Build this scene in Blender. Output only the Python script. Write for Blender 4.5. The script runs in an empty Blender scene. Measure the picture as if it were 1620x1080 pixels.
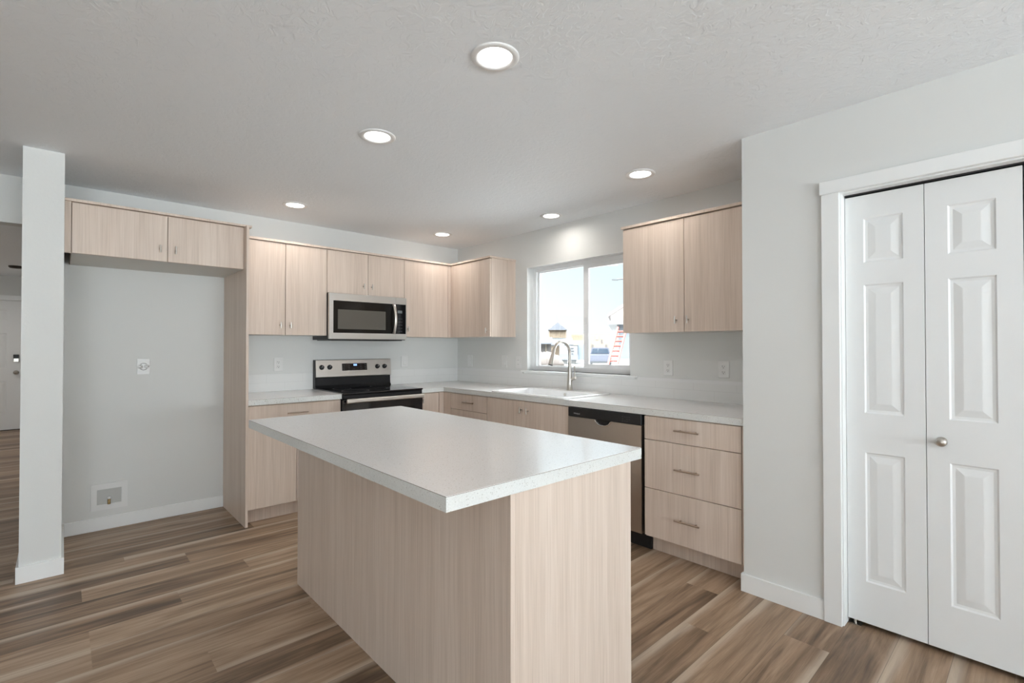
import bpy, bmesh, math, random
from mathutils import Vector, Matrix
random.seed(7)
S = bpy.context.scene
COL = S.collection

# ------------------------------------------------------------------ camera
f_px, yaw, pitch, roll = 773.91, 0.7438, 0.0111, -0.0005
cd = bpy.data.cameras.new('camera'); cam = bpy.data.objects.new('camera', cd); COL.objects.link(cam)
cd.sensor_width = 36.0; cd.sensor_fit = 'HORIZONTAL'; cd.lens = f_px * 36.0 / 1620.0
cd.clip_start = 0.02; cd.clip_end = 600
Fw = Vector((math.sin(yaw) * math.cos(pitch), math.cos(yaw) * math.cos(pitch), math.sin(pitch)))
Rt = Vector((math.cos(yaw), -math.sin(yaw), 0)); Up = Rt.cross(Fw)
Rt, Up = Rt * math.cos(roll) + Up * math.sin(roll), Up * math.cos(roll) - Rt * math.sin(roll)
cam.matrix_world = Matrix(((Rt.x, Up.x, -Fw.x, -3.3402), (Rt.y, Up.y, -Fw.y, -4.5509), (Rt.z, Up.z, -Fw.z, 1.2994), (0, 0, 0, 1)))
S.camera = cam

# ------------------------------------------------------------------ view, sky, sun, daylight fill lamps at the windows behind
S.view_settings.view_transform = 'Standard'; S.view_settings.look = 'None'
S.view_settings.gamma = 1.0; S.view_settings.use_curve_mapping = False
S.view_settings.exposure = 0.47
S.cycles.use_denoising = True
S.cycles.max_bounces = 10; S.cycles.diffuse_bounces = 6; S.cycles.glossy_bounces = 4
S.cycles.transparent_max_bounces = 12; S.cycles.sample_clamp_indirect = 8.0
S.cycles.caustics_reflective = False; S.cycles.caustics_refractive = False

W = bpy.data.worlds.new('sky'); S.world = W; W.use_nodes = True
nt = W.node_tree; nt.nodes.clear()
tc = nt.nodes.new('ShaderNodeTexCoord'); sx = nt.nodes.new('ShaderNodeSeparateXYZ')
rp = nt.nodes.new('ShaderNodeValToRGB'); bg = nt.nodes.new('ShaderNodeBackground'); ow = nt.nodes.new('ShaderNodeOutputWorld')
mixd = nt.nodes.new('ShaderNodeMath'); mixd.operation = 'MULTIPLY_ADD'
nt.links.new(tc.outputs['Generated'], sx.inputs[0])
# whiter towards +y (the sun's side of the sky), bluer towards +x and overhead
mixd.inputs[1].default_value = -0.80; nt.links.new(sx.outputs['Y'], mixd.inputs[0]); nt.links.new(sx.outputs['Z'], mixd.inputs[2])
e = rp.color_ramp.elements
while len(e) < 4: e.new(0.5)
for q_, (p_, c_) in zip(e, ((0.0, (1.0, 1.0, 1.0)), (0.20, (0.82, 0.925, 1.0)), (0.42, (0.78, 0.89, 1.0)), (0.75, (0.94, 0.97, 1.0)))): q_.position = p_; q_.color = (*c_, 1)
rp.color_ramp.interpolation = 'EASE'
mp = nt.nodes.new('ShaderNodeMath'); mp.operation = 'ADD'; mp.inputs[1].default_value = 0.50
nt.links.new(mixd.outputs[0], mp.inputs[0]); nt.links.new(mp.outputs[0], rp.inputs[0])
nt.links.new(rp.outputs[0], bg.inputs[0])
# upper sky, out of view, boosted many times over to light the kitchen
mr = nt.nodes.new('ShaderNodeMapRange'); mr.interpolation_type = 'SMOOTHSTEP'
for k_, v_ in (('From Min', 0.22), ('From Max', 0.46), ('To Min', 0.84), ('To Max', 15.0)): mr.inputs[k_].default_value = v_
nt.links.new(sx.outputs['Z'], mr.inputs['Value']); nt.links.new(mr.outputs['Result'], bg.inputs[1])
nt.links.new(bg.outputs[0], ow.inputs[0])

def light(kind, name, loc, direction, energy, color, **kw):
    ld = bpy.data.lights.new(name, kind); lo = bpy.data.objects.new(name, ld); COL.objects.link(lo)
    lo.location = loc; lo.rotation_euler = Vector(direction).to_track_quat('-Z', 'Y').to_euler()
    ld.energy = energy; ld.color = color
    for k, v in kw.items(): setattr(ld, k, v)
    return lo
light('SUN', 'sun', (0, 0, 40), (0.80, 0.15, -0.75), 1.5, (1.0, 0.97, 0.92), angle=0.01)
DAY = (0.87, 0.945, 1.0)
# daylight fill lamps added at the unseen rear window, patio door and left window;
# tilted steeply up to brighten the ceiling
light('AREA', 'daylight_fill_rear', (-2.0, -9.75, 1.30), (0, 1, 3.0), 305, DAY, shape='RECTANGLE', size=1.9, size_y=1.55)
light('AREA', 'daylight_fill_patio', (-5.0, -9.75, 1.05), (0, 1, 3.0), 265, DAY, shape='RECTANGLE', size=1.9, size_y=1.95)
light('AREA', 'daylight_fill_side', (-7.72, -5.6, 1.30), (1, 0, 3.0), 34, DAY, shape='RECTANGLE', size=1.9, size_y=1.55)
LAMP_WATTS = 1.6

# ------------------------------------------------------------------ material helpers
def new_mat(name):
    m = bpy.data.materials.new(name); m.use_nodes = True
    return m, m.node_tree, m.node_tree.nodes['Principled BSDF']
def plain(name, col, rough=0.5, metal=0.0, spec=0.5, bump=None, coat=0.0):
    m, t, b = new_mat(name)
    b.inputs['Base Color'].default_value = (*col, 1); b.inputs['Roughness'].default_value = rough
    b.inputs['Metallic'].default_value = metal; b.inputs['Specular IOR Level'].default_value = spec
    if coat: b.inputs['Coat Weight'].default_value = coat; b.inputs['Coat Roughness'].default_value = 0.08
    c = t.nodes.new('ShaderNodeTexCoord'); n = t.nodes.new('ShaderNodeTexNoise')
    sc, st = bump or (250.0, 0.02)
    n.inputs['Scale'].default_value = sc; n.inputs['Detail'].default_value = 3
    bp = t.nodes.new('ShaderNodeBump'); bp.inputs['Strength'].default_value = st; bp.inputs['Distance'].default_value = 0.01
    t.links.new(c.outputs['Object'], n.inputs['Vector']); t.links.new(n.outputs['Fac'], bp.inputs['Height']); t.links.new(bp.outputs[0], b.inputs['Normal'])
    return m
def mapping(t, src, scale, loc=(0, 0, 0)):
    mp = t.nodes.new('ShaderNodeMapping'); mp.inputs['Scale'].default_value = scale; mp.inputs['Location'].default_value = loc
    t.links.new(src, mp.inputs['Vector']); return mp.outputs[0]
def noise(t, vec, scale=1.0, detail=2.0, rough=0.5, dist=0.0):
    n = t.nodes.new('ShaderNodeTexNoise'); n.inputs['Scale'].default_value = scale; n.inputs['Detail'].default_value = detail
    n.inputs['Roughness'].default_value = rough; n.inputs['Distortion'].default_value = dist
    t.links.new(vec, n.inputs['Vector']); return n.outputs['Fac']
def ramp(t, fac, stops):
    r = t.nodes.new('ShaderNodeValToRGB'); el = r.color_ramp.elements
    while len(el) < len(stops): el.new(0.5)
    for q, (p, c) in zip(el, stops): q.position = p; q.color = (*c, 1)
    t.links.new(fac, r.inputs[0]); return r.outputs[0]
def math_(t, op, a, b=None, clamp=False):
    n = t.nodes.new('ShaderNodeMath'); n.operation = op; n.use_clamp = clamp
    for i, v in enumerate((a, b)):
        if v is None: continue
        if isinstance(v, (int, float)): n.inputs[i].default_value = v
        else: t.links.new(v, n.inputs[i])
    return n.outputs[0]
def mixc(t, fac, a, b, mode='MIX'):
    n = t.nodes.new('ShaderNodeMix'); n.data_type = 'RGBA'; n.blend_type = mode
    for k, v in ((0, fac), (6, a), (7, b)):
        if isinstance(v, (int, float)): n.inputs[k].default_value = v
        elif isinstance(v, tuple): n.inputs[k].default_value = (*v, 1)
        else: t.links.new(v, n.inputs[k])
    return n.outputs[2]

# --- laminate cabinet wood: fine vertical linear grain
def wood_mat(name, dark, mid, light_, horizontal=False):
    m, t, b = new_mat(name)
    c = t.nodes.new('ShaderNodeTexCoord'); oi = t.nodes.new('ShaderNodeObjectInfo')
    off = t.nodes.new('ShaderNodeCombineXYZ')
    for i in range(3): t.links.new(math_(t, 'MULTIPLY', oi.outputs['Random'], 31.0 + 7 * i), off.inputs[i])
    va = t.nodes.new('ShaderNodeVectorMath'); va.operation = 'ADD'
    t.links.new(c.outputs['Object'], va.inputs[0]); t.links.new(off.outputs[0], va.inputs[1])
    v = va.outputs[0]
    fine = noise(t, mapping(t, v, (190, 190, 3.0)), 1, 2, 0.6)
    band = noise(t, mapping(t, v, (26, 26, 0.45)), 1, 3, 0.6, 0.4)
    wide = noise(t, mapping(t, v, (5.5, 5.5, 0.25)), 1, 2, 0.5, 0.3)
    s = math_(t, 'ADD', math_(t, 'MULTIPLY', fine, 0.44), math_(t, 'ADD', math_(t, 'MULTIPLY', band, 0.31), math_(t, 'MULTIPLY', wide, 0.25)))
    col = ramp(t, s, [(0.35, dark), (0.5, mid), (0.65, light_)])
    t.links.new(col, b.inputs['Base Color']); b.inputs['Roughness'].default_value = 0.42; b.inputs['Specular IOR Level'].default_value = 0.35
    bp = t.nodes.new('ShaderNodeBump'); bp.inputs['Strength'].default_value = 0.06; bp.inputs['Distance'].default_value = 0.002
    t.links.new(fine, bp.inputs['Height']); t.links.new(bp.outputs[0], b.inputs['Normal'])
    return m
M_WOOD = wood_mat('cabinet_laminate', (0.540, 0.436, 0.360), (0.642, 0.530, 0.448), (0.725, 0.617, 0.535))

def wall_mat(name, col, s1=60, st=0.10):
    m, t, b = new_mat(name)
    b.inputs['Base Color'].default_value = (*col, 1); b.inputs['Roughness'].default_value = 0.75; b.inputs['Specular IOR Level'].default_value = 0.25
    c = t.nodes.new('ShaderNodeTexCoord')
    h = noise(t, mapping(t, c.outputs['Object'], (s1,) * 3), 1, 3, 0.55)
    bp = t.nodes.new('ShaderNodeBump'); bp.inputs['Strength'].default_value = st; bp.inputs['Distance'].default_value = 0.004
    t.links.new(h, bp.inputs['Height']); t.links.new(bp.outputs[0], b.inputs['Normal'])
    return m
M_WALL = wall_mat('wall_paint', (0.71, 0.715, 0.70))
# knock-down textured ceiling
def ceil_mat():
    m, t, b = new_mat('ceiling_knockdown')
    b.inputs['Base Color'].default_value = (0.862, 0.890, 0.920, 1); b.inputs['Roughness'].default_value = 0.7; b.inputs['Specular IOR Level'].default_value = 0.3
    c = t.nodes.new('ShaderNodeTexCoord')
    h1 = noise(t, mapping(t, c.outputs['Object'], (24, 17, 20)), 1, 4, 0.6, 1.2)
    p = ramp(t, h1, [(0.47, (0, 0, 0)), (0.56, (1, 1, 1))])
    bp = t.nodes.new('ShaderNodeBump'); bp.inputs['Strength'].default_value = 0.28; bp.inputs['Distance'].default_value = 0.004
    t.links.new(p, bp.inputs['Height']); t.links.new(bp.outputs[0], b.inputs['Normal'])
    return m
M_CEIL = ceil_mat()
M_TRIM = plain('white_trim_paint', (0.83, 0.84, 0.835), 0.38, bump=(30, 0.02))
M_DOOR = plain('white_door_paint', (0.79, 0.80, 0.80), 0.42, bump=(160, 0.03))
M_VINYL = plain('white_vinyl', (0.88, 0.89, 0.90), 0.35)
M_MELA = plain('white_melamine', (0.66, 0.64, 0.60), 0.5)
M_RAW = plain('raw_brown_panel', (0.13, 0.085, 0.055), 0.7)
M_NICKEL = plain('brushed_nickel', (0.54, 0.505, 0.465), 0.28, 1.0, bump=(600, 0.03))
M_NICKEL_REFL = plain('nickel_warm_reflection', (0.47, 0.375, 0.30), 0.3, 1.0, bump=(600, 0.03))  # nickel pulls; their copper-ish reflection is put into the base colour
M_LIP_GLINT = plain('steel_lip_highlight', (0.80, 0.78, 0.75), 0.12, 1.0)  # paler than the door steel, paints the highlight on the dishwasher pocket lip
M_BLACK = plain('black_enamel', (0.010, 0.010, 0.011), 0.30, spec=0.3)
M_BLACKP = plain('black_plastic', (0.010, 0.010, 0.011), 0.45)
M_GLASSK = plain('black_ceramic_glass', (0.006, 0.006, 0.007), 0.06, spec=0.6, bump=(20, 0.0))
M_PORC = plain('white_sink_composite', (0.80, 0.80, 0.80), 0.22)
M_PLATE = plain('white_plate_plastic', (0.76, 0.76, 0.75), 0.35)
M_SLOT = plain('dark_slot', (0.09, 0.085, 0.08), 0.6)
M_BRASS = plain('brass_valve', (0.42, 0.30, 0.14), 0.35, 1.0)
M_DARKM = plain('bronze_dark_metal', (0.05, 0.042, 0.035), 0.4, 0.6)
M_LAMPRING = plain('white_lamp_trim', (0.78, 0.77, 0.76), 0.45)
M_INK = plain('pale_print', (0.55, 0.55, 0.56), 0.5)
M_INKD = plain('dim_print', (0.10, 0.10, 0.105), 0.5)
def steel_mat(name, col, vertical):
    m, t, b = new_mat(name)
    b.inputs['Metallic'].default_value = 1.0
    c = t.nodes.new('ShaderNodeTexCoord')
    n = noise(t, mapping(t, c.outputs['Object'], (900, 900, 6) if vertical else (5, 5, 900)), 1, 2)
    t.links.new(ramp(t, n, [(0.3, tuple(x * 0.93 for x in col)), (0.7, col)]), b.inputs['Base Color'])
    t.links.new(math_(t, 'ADD', math_(t, 'MULTIPLY', n, 0.10), 0.25), b.inputs['Roughness'])
    bp = t.nodes.new('ShaderNodeBump'); bp.inputs['Strength'].default_value = 0.04; bp.inputs['Distance'].default_value = 0.001
    t.links.new(n, bp.inputs['Height']); t.links.new(bp.outputs[0], b.inputs['Normal'])
    return m
M_STEEL = steel_mat('brushed_stainless', (0.72, 0.69, 0.655), False)
M_STEELD = steel_mat('brushed_stainless_dishwasher', (0.50, 0.46, 0.42), True)
def emis(name, col, s):
    m = bpy.data.materials.new(name); m.use_nodes = True; t = m.node_tree; t.nodes.clear()
    em = t.nodes.new('ShaderNodeEmission'); o = t.nodes.new('ShaderNodeOutputMaterial')
    em.inputs[0].default_value = (*col, 1); em.inputs[1].default_value = s; t.links.new(em.outputs[0], o.inputs[0]); return m
M_LAMP = emis('lit_led_lens', (1.0, 0.97, 0.94), 6.0)
M_DISP = emis('blue_clock_glow', (0.25, 0.45, 1.0), 2.2)
def glass_mat():
    m = bpy.data.materials.new('window_glass'); m.use_nodes = True; t = m.node_tree; t.nodes.clear()
    tr = t.nodes.new('ShaderNodeBsdfTransparent'); gl = t.nodes.new('ShaderNodeBsdfGlossy'); fr = t.nodes.new('ShaderNodeFresnel')
    mx = t.nodes.new('ShaderNodeMixShader'); o = t.nodes.new('ShaderNodeOutputMaterial')
    tr.inputs[0].default_value = (0.96, 0.985, 0.98, 1); gl.inputs['Roughness'].default_value = 0.0; fr.inputs[0].default_value = 1.3
    t.links.new(fr.outputs[0], mx.inputs[0]); t.links.new(tr.outputs[0], mx.inputs[1]); t.links.new(gl.outputs[0], mx.inputs[2]); t.links.new(mx.outputs[0], o.inputs[0])
    return m
M_PANE = glass_mat()
# microwave door: dark glass with a dim printed screen inside
M_MWGL = plain('smoked_door_glass', (0.010, 0.009, 0.008), 0.10, spec=0.35, bump=(20, 0.0))
M_MWIN = plain('perforated_screen', (0.105, 0.095, 0.080), 0.25, spec=0.5, bump=(900, 0.05))

# --- speckled white laminate worktop
def counter_mat(name, base, speck, dens):
    m, t, b = new_mat(name)
    c = t.nodes.new('ShaderNodeTexCoord')
    vo = t.nodes.new('ShaderNodeTexVoronoi'); vo.inputs['Scale'].default_value = 190.0
    t.links.new(c.outputs['Object'], vo.inputs['Vector'])
    sp = t.nodes.new('ShaderNodeSeparateColor'); t.links.new(vo.outputs['Color'], sp.inputs[0])
    pick = math_(t, 'GREATER_THAN', sp.outputs[0], 1.0 - dens)
    near = math_(t, 'LESS_THAN', vo.outputs['Distance'], 0.34)
    mask = math_(t, 'MULTIPLY', math_(t, 'MULTIPLY', pick, near), sp.outputs[1])
    mot = noise(t, mapping(t, c.outputs['Object'], (260,) * 3), 1, 3, 0.6)
    col = ramp(t, mot, [(0.35, tuple(x * 0.90 for x in base)), (0.6, base)])
    t.links.new(mixc(t, mask, col, speck), b.inputs['Base Color'])
    b.inputs['Roughness'].default_value = 0.17; b.inputs['Specular IOR Level'].default_value = 0.5
    return m
M_CTOP = counter_mat('speckled_laminate', (0.76, 0.75, 0.74), (0.44, 0.40, 0.35), 0.18)
M_CEDGE = counter_mat('speckled_laminate_edge', (0.71, 0.72, 0.70), (0.26, 0.24, 0.20), 0.26)
M_CORE = plain('brown_seam', (0.16, 0.12, 0.09), 0.7)
# --- small white wall tile, two courses
def tile_mat():
    m, t, b = new_mat('white_subway_tile')
    uv = t.nodes.new('ShaderNodeUVMap')
    br = t.nodes.new('ShaderNodeTexBrick'); br.offset = 0.5
    br.inputs['Scale'].default_value = 1.0; br.inputs['Brick Width'].default_value = 0.305; br.inputs['Row Height'].default_value = 0.0757
    br.inputs['Mortar Size'].default_value = 0.0012; br.inputs['Mortar Smooth'].default_value = 0.3
    br.inputs['Color1'].default_value = (0.78, 0.78, 0.77, 1); br.inputs['Color2'].default_value = (0.79, 0.79, 0.78, 1); br.inputs['Mortar'].default_value = (0.68, 0.68, 0.67, 1)
    t.links.new(uv.outputs[0], br.inputs['Vector']); t.links.new(br.outputs['Color'], b.inputs['Base Color'])
    b.inputs['Roughness'].default_value = 0.25
    bp = t.nodes.new('ShaderNodeBump'); bp.inputs['Strength'].default_value = 0.25; bp.inputs['Distance'].default_value = 0.001; bp.invert = True
    t.links.new(br.outputs['Fac'], bp.inputs['Height']); t.links.new(bp.outputs[0], b.inputs['Normal'])
    return m
M_TILE = tile_mat()
# --- vinyl plank floor: per-plank attributes r1 r2 r3, UV = (metres along, 0..1 across)
def floor_mat():
    m, t, b = new_mat('walnut_vinyl_plank')
    uv = t.nodes.new('ShaderNodeUVMap'); su = t.nodes.new('ShaderNodeSeparateXYZ'); t.links.new(uv.outputs[0], su.inputs[0])
    def attr(n):
        a = t.nodes.new('ShaderNodeAttribute'); a.attribute_name = n; return a.outputs['Fac']
    r1, r2, r3 = attr('r1'), attr('r2'), attr('r3'); U, V = su.outputs[0], su.outputs[1]
    def vec(us, vs, o):
        c = t.nodes.new('ShaderNodeCombineXYZ')
        t.links.new(math_(t, 'ADD', math_(t, 'MULTIPLY', U, us), math_(t, 'MULTIPLY', r1, 91.0 + o)), c.inputs[0])
        t.links.new(math_(t, 'ADD', math_(t, 'MULTIPLY', V, vs), math_(t, 'MULTIPLY', r2, 57.0)), c.inputs[1])
        t.links.new(math_(t, 'MULTIPLY', r3, 40.0 + o), c.inputs[2]); return c.outputs[0]
    big = noise(t, vec(1.0, 1.9, 0), 1, 3, 0.55, 1.4)          # broad cathedral figure
    med = noise(t, vec(2.4, 9.0, 5), 1, 4, 0.6, 0.8)
    fine = noise(t, vec(7.0, 46.0, 9), 1, 3, 0.65)
    s = math_(t, 'ADD', math_(t, 'MULTIPLY', big, 0.58), math_(t, 'ADD', math_(t, 'MULTIPLY', med, 0.28), math_(t, 'MULTIPLY', fine, 0.14)))
    s = math_(t, 'ADD', s, math_(t, 'MULTIPLY', math_(t, 'SUBTRACT', r2, 0.5), 0.16))
    col = ramp(t, s, [(0.33, (0.082, 0.050, 0.031)), (0.44, (0.188, 0.120, 0.073)), (0.55, (0.305, 0.206, 0.134)), (0.68, (0.46, 0.338, 0.236))])
    red = ramp(t, big, [(0.50, (0, 0, 0)), (0.68, (1, 1, 1))])
    col = mixc(t, math_(t, 'MULTIPLY', red, math_(t, 'MULTIPLY', r3, 0.45)), col, (0.29, 0.165, 0.095))
    # pale sapwood streak wandering along one edge of most planks
    wob = noise(t, vec(0.9, 0.0, 21), 1, 2, 0.5)
    e1 = math_(t, 'ADD', V, math_(t, 'MULTIPLY', math_(t, 'SUBTRACT', wob, 0.5), 0.75))
    sap = ramp(t, math_(t, 'ADD', e1, math_(t, 'MULTIPLY', math_(t, 'SUBTRACT', r3, 0.5), 0.25)), [(0.80, (0, 0, 0)), (0.97, (1, 1, 1))])
    sap = math_(t, 'MULTIPLY', sap, math_(t, 'ADD', math_(t, 'MULTIPLY', med, 0.6), 0.35), True)
    col = mixc(t, sap, col, (0.54, 0.44, 0.345))
    # thin joints
    jv = math_(t, 'MINIMUM', V, math_(t, 'SUBTRACT', 1.0, V)); jm = math_(t, 'LESS_THAN', jv, 0.006)
    col = mixc(t, math_(t, 'MULTIPLY', jm, 0.55), col, (0.06, 0.042, 0.03))
    t.links.new(col, b.inputs['Base Color'])
    t.links.new(math_(t, 'ADD', math_(t, 'MULTIPLY', fine, 0.12), 0.34), b.inputs['Roughness'])
    b.inputs['Specular IOR Level'].default_value = 0.42
    bp = t.nodes.new('ShaderNodeBump'); bp.inputs['Strength'].default_value = 0.10; bp.inputs['Distance'].default_value = 0.002
    t.links.new(fine, bp.inputs['Height']); t.links.new(bp.outputs[0], b.inputs['Normal'])
    return m
M_FLOOR = floor_mat()

# ------------------------------------------------------------------ mesh builder
class MB:
    def __init__(s): s.v = []; s.f = []; s.m = []; s.sm = []; s.uv = None
    def _add(s, vs, fs, mat=0, smooth=False):
        o = len(s.v); s.v += [tuple(p) for p in vs]
        for q in fs: s.f.append([i + o for i in q]); s.m.append(mat); s.sm.append(smooth)
    def box(s, x0, x1, y0, y1, z0, z1, bev=0.0, mat=0, seg=1):
        x0, x1 = min(x0, x1), max(x0, x1); y0, y1 = min(y0, y1), max(y0, y1); z0, z1 = min(z0, z1), max(z0, z1)
        bm = bmesh.new(); bmesh.ops.create_cube(bm, size=1)
        for p in bm.verts: p.co = Vector(((x0 + x1) / 2 + p.co.x * (x1 - x0), (y0 + y1) / 2 + p.co.y * (y1 - y0), (z0 + z1) / 2 + p.co.z * (z1 - z0)))
        if bev > 0:
            bev = min(bev, 0.45 * min(x1 - x0, y1 - y0, z1 - z0))
            bmesh.ops.bevel(bm, geom=bm.edges[:], offset=bev, segments=seg, affect='EDGES', profile=0.5)
        bm.verts.index_update(); s._add([p.co for p in bm.verts], [[p.index for p in q.verts] for q in bm.faces], mat); bm.free(); return s
    def tube(s, pts, rad, seg=12, mat=0, cap=True):
        pts = [Vector(p) for p in pts]; n = len(pts)
        if not isinstance(rad, (list, tuple)): rad = [rad] * n
        ref = Vector((0, 0, 1)); d0 = (pts[1] - pts[0]).normalized()
        if abs(d0.dot(ref)) > 0.9: ref = Vector((1, 0, 0))
        side = d0.cross(ref).normalized(); vs = []
        for i in range(n):
            d = (pts[min(i + 1, n - 1)] - pts[max(i - 1, 0)]).normalized()
            side = (side - d * side.dot(d)).normalized(); up = d.cross(side)
            for k in range(seg):
                a = 2 * math.pi * k / seg; vs.append(pts[i] + (side * math.cos(a) + up * math.sin(a)) * rad[i])
        fs = [[i * seg + k, i * seg + (k + 1) % seg, (i + 1) * seg + (k + 1) % seg, (i + 1) * seg + k] for i in range(n - 1) for k in range(seg)]
        s._add(vs, fs, mat, True)
        if cap:
            s._add([vs[k] for k in range(seg)], [list(range(seg))[::-1]], mat); s._add([vs[(n - 1) * seg + k] for k in range(seg)], [list(range(seg))], mat)
        return s
    def lathe(s, o, axis, prof, seg=24, mat=0, smooth=True):
        # prof: (radius, distance along axis) from the first ring to the last
        o = Vector(o); a = Vector(axis).normalized(); u = a.cross(Vector((0, 0, 1)) if abs(a.z) < 0.9 else Vector((1, 0, 0))).normalized(); w = a.cross(u)
        vs = []
        for r, h in prof:
            for k in range(seg):
                t = 2 * math.pi * k / seg; vs.append(o + a * h + (u * math.cos(t) + w * math.sin(t)) * max(r, 1e-5))
        fs = [[i * seg + k, i * seg + (k + 1) % seg, (i + 1) * seg + (k + 1) % seg, (i + 1) * seg + k] for i in range(len(prof) - 1) for k in range(seg)]
        s._add(vs, fs, mat, smooth); return s
    def cells(s, us, vs_, inside, w0, w1, plane, mats=(0, 0, 0), bands=None, uvf=None):
        """rectilinear slab: grid us x vs_, kept where inside(i, j); extruded w0..w1 along the plane's normal axis.
        plane 'xy' 'xz' 'yz'. mats = (low face, high face, sides); bands = [(w, mat), ...] splits the sides."""
        P = {'xy': lambda a, b, w: (a, b, w), 'xz': lambda a, b, w: (a, w, b), 'yz': lambda a, b, w: (w, a, b)}[plane]
        nu, nv = len(us) - 1, len(vs_) - 1; idx = {}
        def vid(i, j, w):
            k = (i, j, round(w, 6))
            if k not in idx: idx[k] = len(s.v); s.v.append(P(us[i], vs_[j], w))
            return idx[k]
        def face(q, m): s.f.append(q); s.m.append(m); s.sm.append(False)
        lay = [(w0, None)] + (bands or [(w1, mats[2])])
        for i in range(nu):
            for j in range(nv):
                if not inside(i, j): continue
                face([vid(i, j, w0), vid(i, j + 1, w0), vid(i + 1, j + 1, w0), vid(i + 1, j, w0)], mats[0])
                face([vid(i, j, w1), vid(i + 1, j, w1), vid(i + 1, j + 1, w1), vid(i, j + 1, w1)], mats[1])
                for di, dj, A, B in ((-1, 0, (i, j + 1), (i, j)), (1, 0, (i + 1, j), (i + 1, j + 1)), (0, -1, (i, j), (i + 1, j)), (0, 1, (i + 1, j + 1), (i, j + 1))):
                    a, b = i + di, j + dj
                    if 0 <= a < nu and 0 <= b < nv and inside(a, b): continue
                    for (wa, _), (wb, mm) in zip(lay[:-1], lay[1:]):
                        face([vid(*A, wa), vid(*B, wa), vid(*B, wb), vid(*A, wb)], mm)
        return s
    def poly_prism(s, pts, plane, w0, w1, mat=0):
        P = {'xy': lambda a, b, w: (a, b, w), 'xz': lambda a, b, w: (a, w, b), 'yz': lambda a, b, w: (w, a, b)}[plane]
        n = len(pts); vs = [P(a, b, w0) for a, b in pts] + [P(a, b, w1) for a, b in pts]
        s._add(vs, [list(range(n))[::-1], list(range(n, 2 * n))] + [[i, (i + 1) % n, n + (i + 1) % n, n + i] for i in range(n)], mat); return s

def build(name, mb, mats, parent=None, origin=None):
    """one mesh object; vertices are given in world space, parent (if any) is an un-rotated root"""
    if not isinstance(mats, (list, tuple)): mats = [mats]
    vs = [Vector(p) for p in mb.v]
    lo = Vector([min(p[i] for p in vs) for i in range(3)]); hi = Vector([max(p[i] for p in vs) for i in range(3)])
    o = Vector(origin) if origin is not None else Vector(((lo.x + hi.x) / 2, (lo.y + hi.y) / 2, lo.z))
    me = bpy.data.meshes.new(name); me.from_pydata([p - o for p in vs], [], mb.f)
    for mt in mats: me.materials.append(mt)
    me.polygons.foreach_set('material_index', mb.m); me.polygons.foreach_set('use_smooth', mb.sm)
    bm = bmesh.new(); bm.from_mesh(me); bmesh.ops.recalc_face_normals(bm, faces=bm.faces[:]); bm.to_mesh(me); bm.free()
    me.update()
    ob = bpy.data.objects.new(name, me); COL.objects.link(ob)
    if parent is not None:
        ob.parent = parent; ob.location = o - world_of(parent)
    else: ob.location = o
    return ob
def world_of(o):
    p = Vector(o.location)
    while o.parent is not None: o = o.parent; p += Vector(o.location)
    return p
def tag(o, label, cat, group=None, kind=None):
    o['label'] = label; o['category'] = cat
    if group: o['group'] = group
    if kind: o['kind'] = kind
    return o
def thing(name, loc, label, cat, group=None, kind=None):
    o = bpy.data.objects.new(name, None); COL.objects.link(o); o.location = loc; o.empty_display_size = 0.05
    return tag(o, label, cat, group, kind)
def struct(name, mb, mats, label, cat):
    return tag(build(name, mb, mats), label, cat, kind='structure')

# ------------------------------------------------------------------ measurements (metres; corner of the two kitchen walls at 0,0)
H = 2.4186
XL, YR = -7.6, -9.6            # far left and rear walls, behind the camera
ZCT, ZCB, DC = 0.914, 0.8725, 0.640
ZUB, ZUT, DU = 1.397, 2.1498, 0.3325
XP, XPL = -2.3457, -2.3635
XR0, XR1 = -1.6440, -0.8825
XC, YC = -0.6534, -3.4582      # closet wall face and its corner
XPO0, XPO1, YPO = -3.5072, -3.3346, -0.7221
ZF0, ZF1, DF = 1.8667, 2.1733, 0.5911
T = 0.019                       # door thickness
G = 0.0021                      # half gap between doors
BBH = 0.0916

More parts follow.
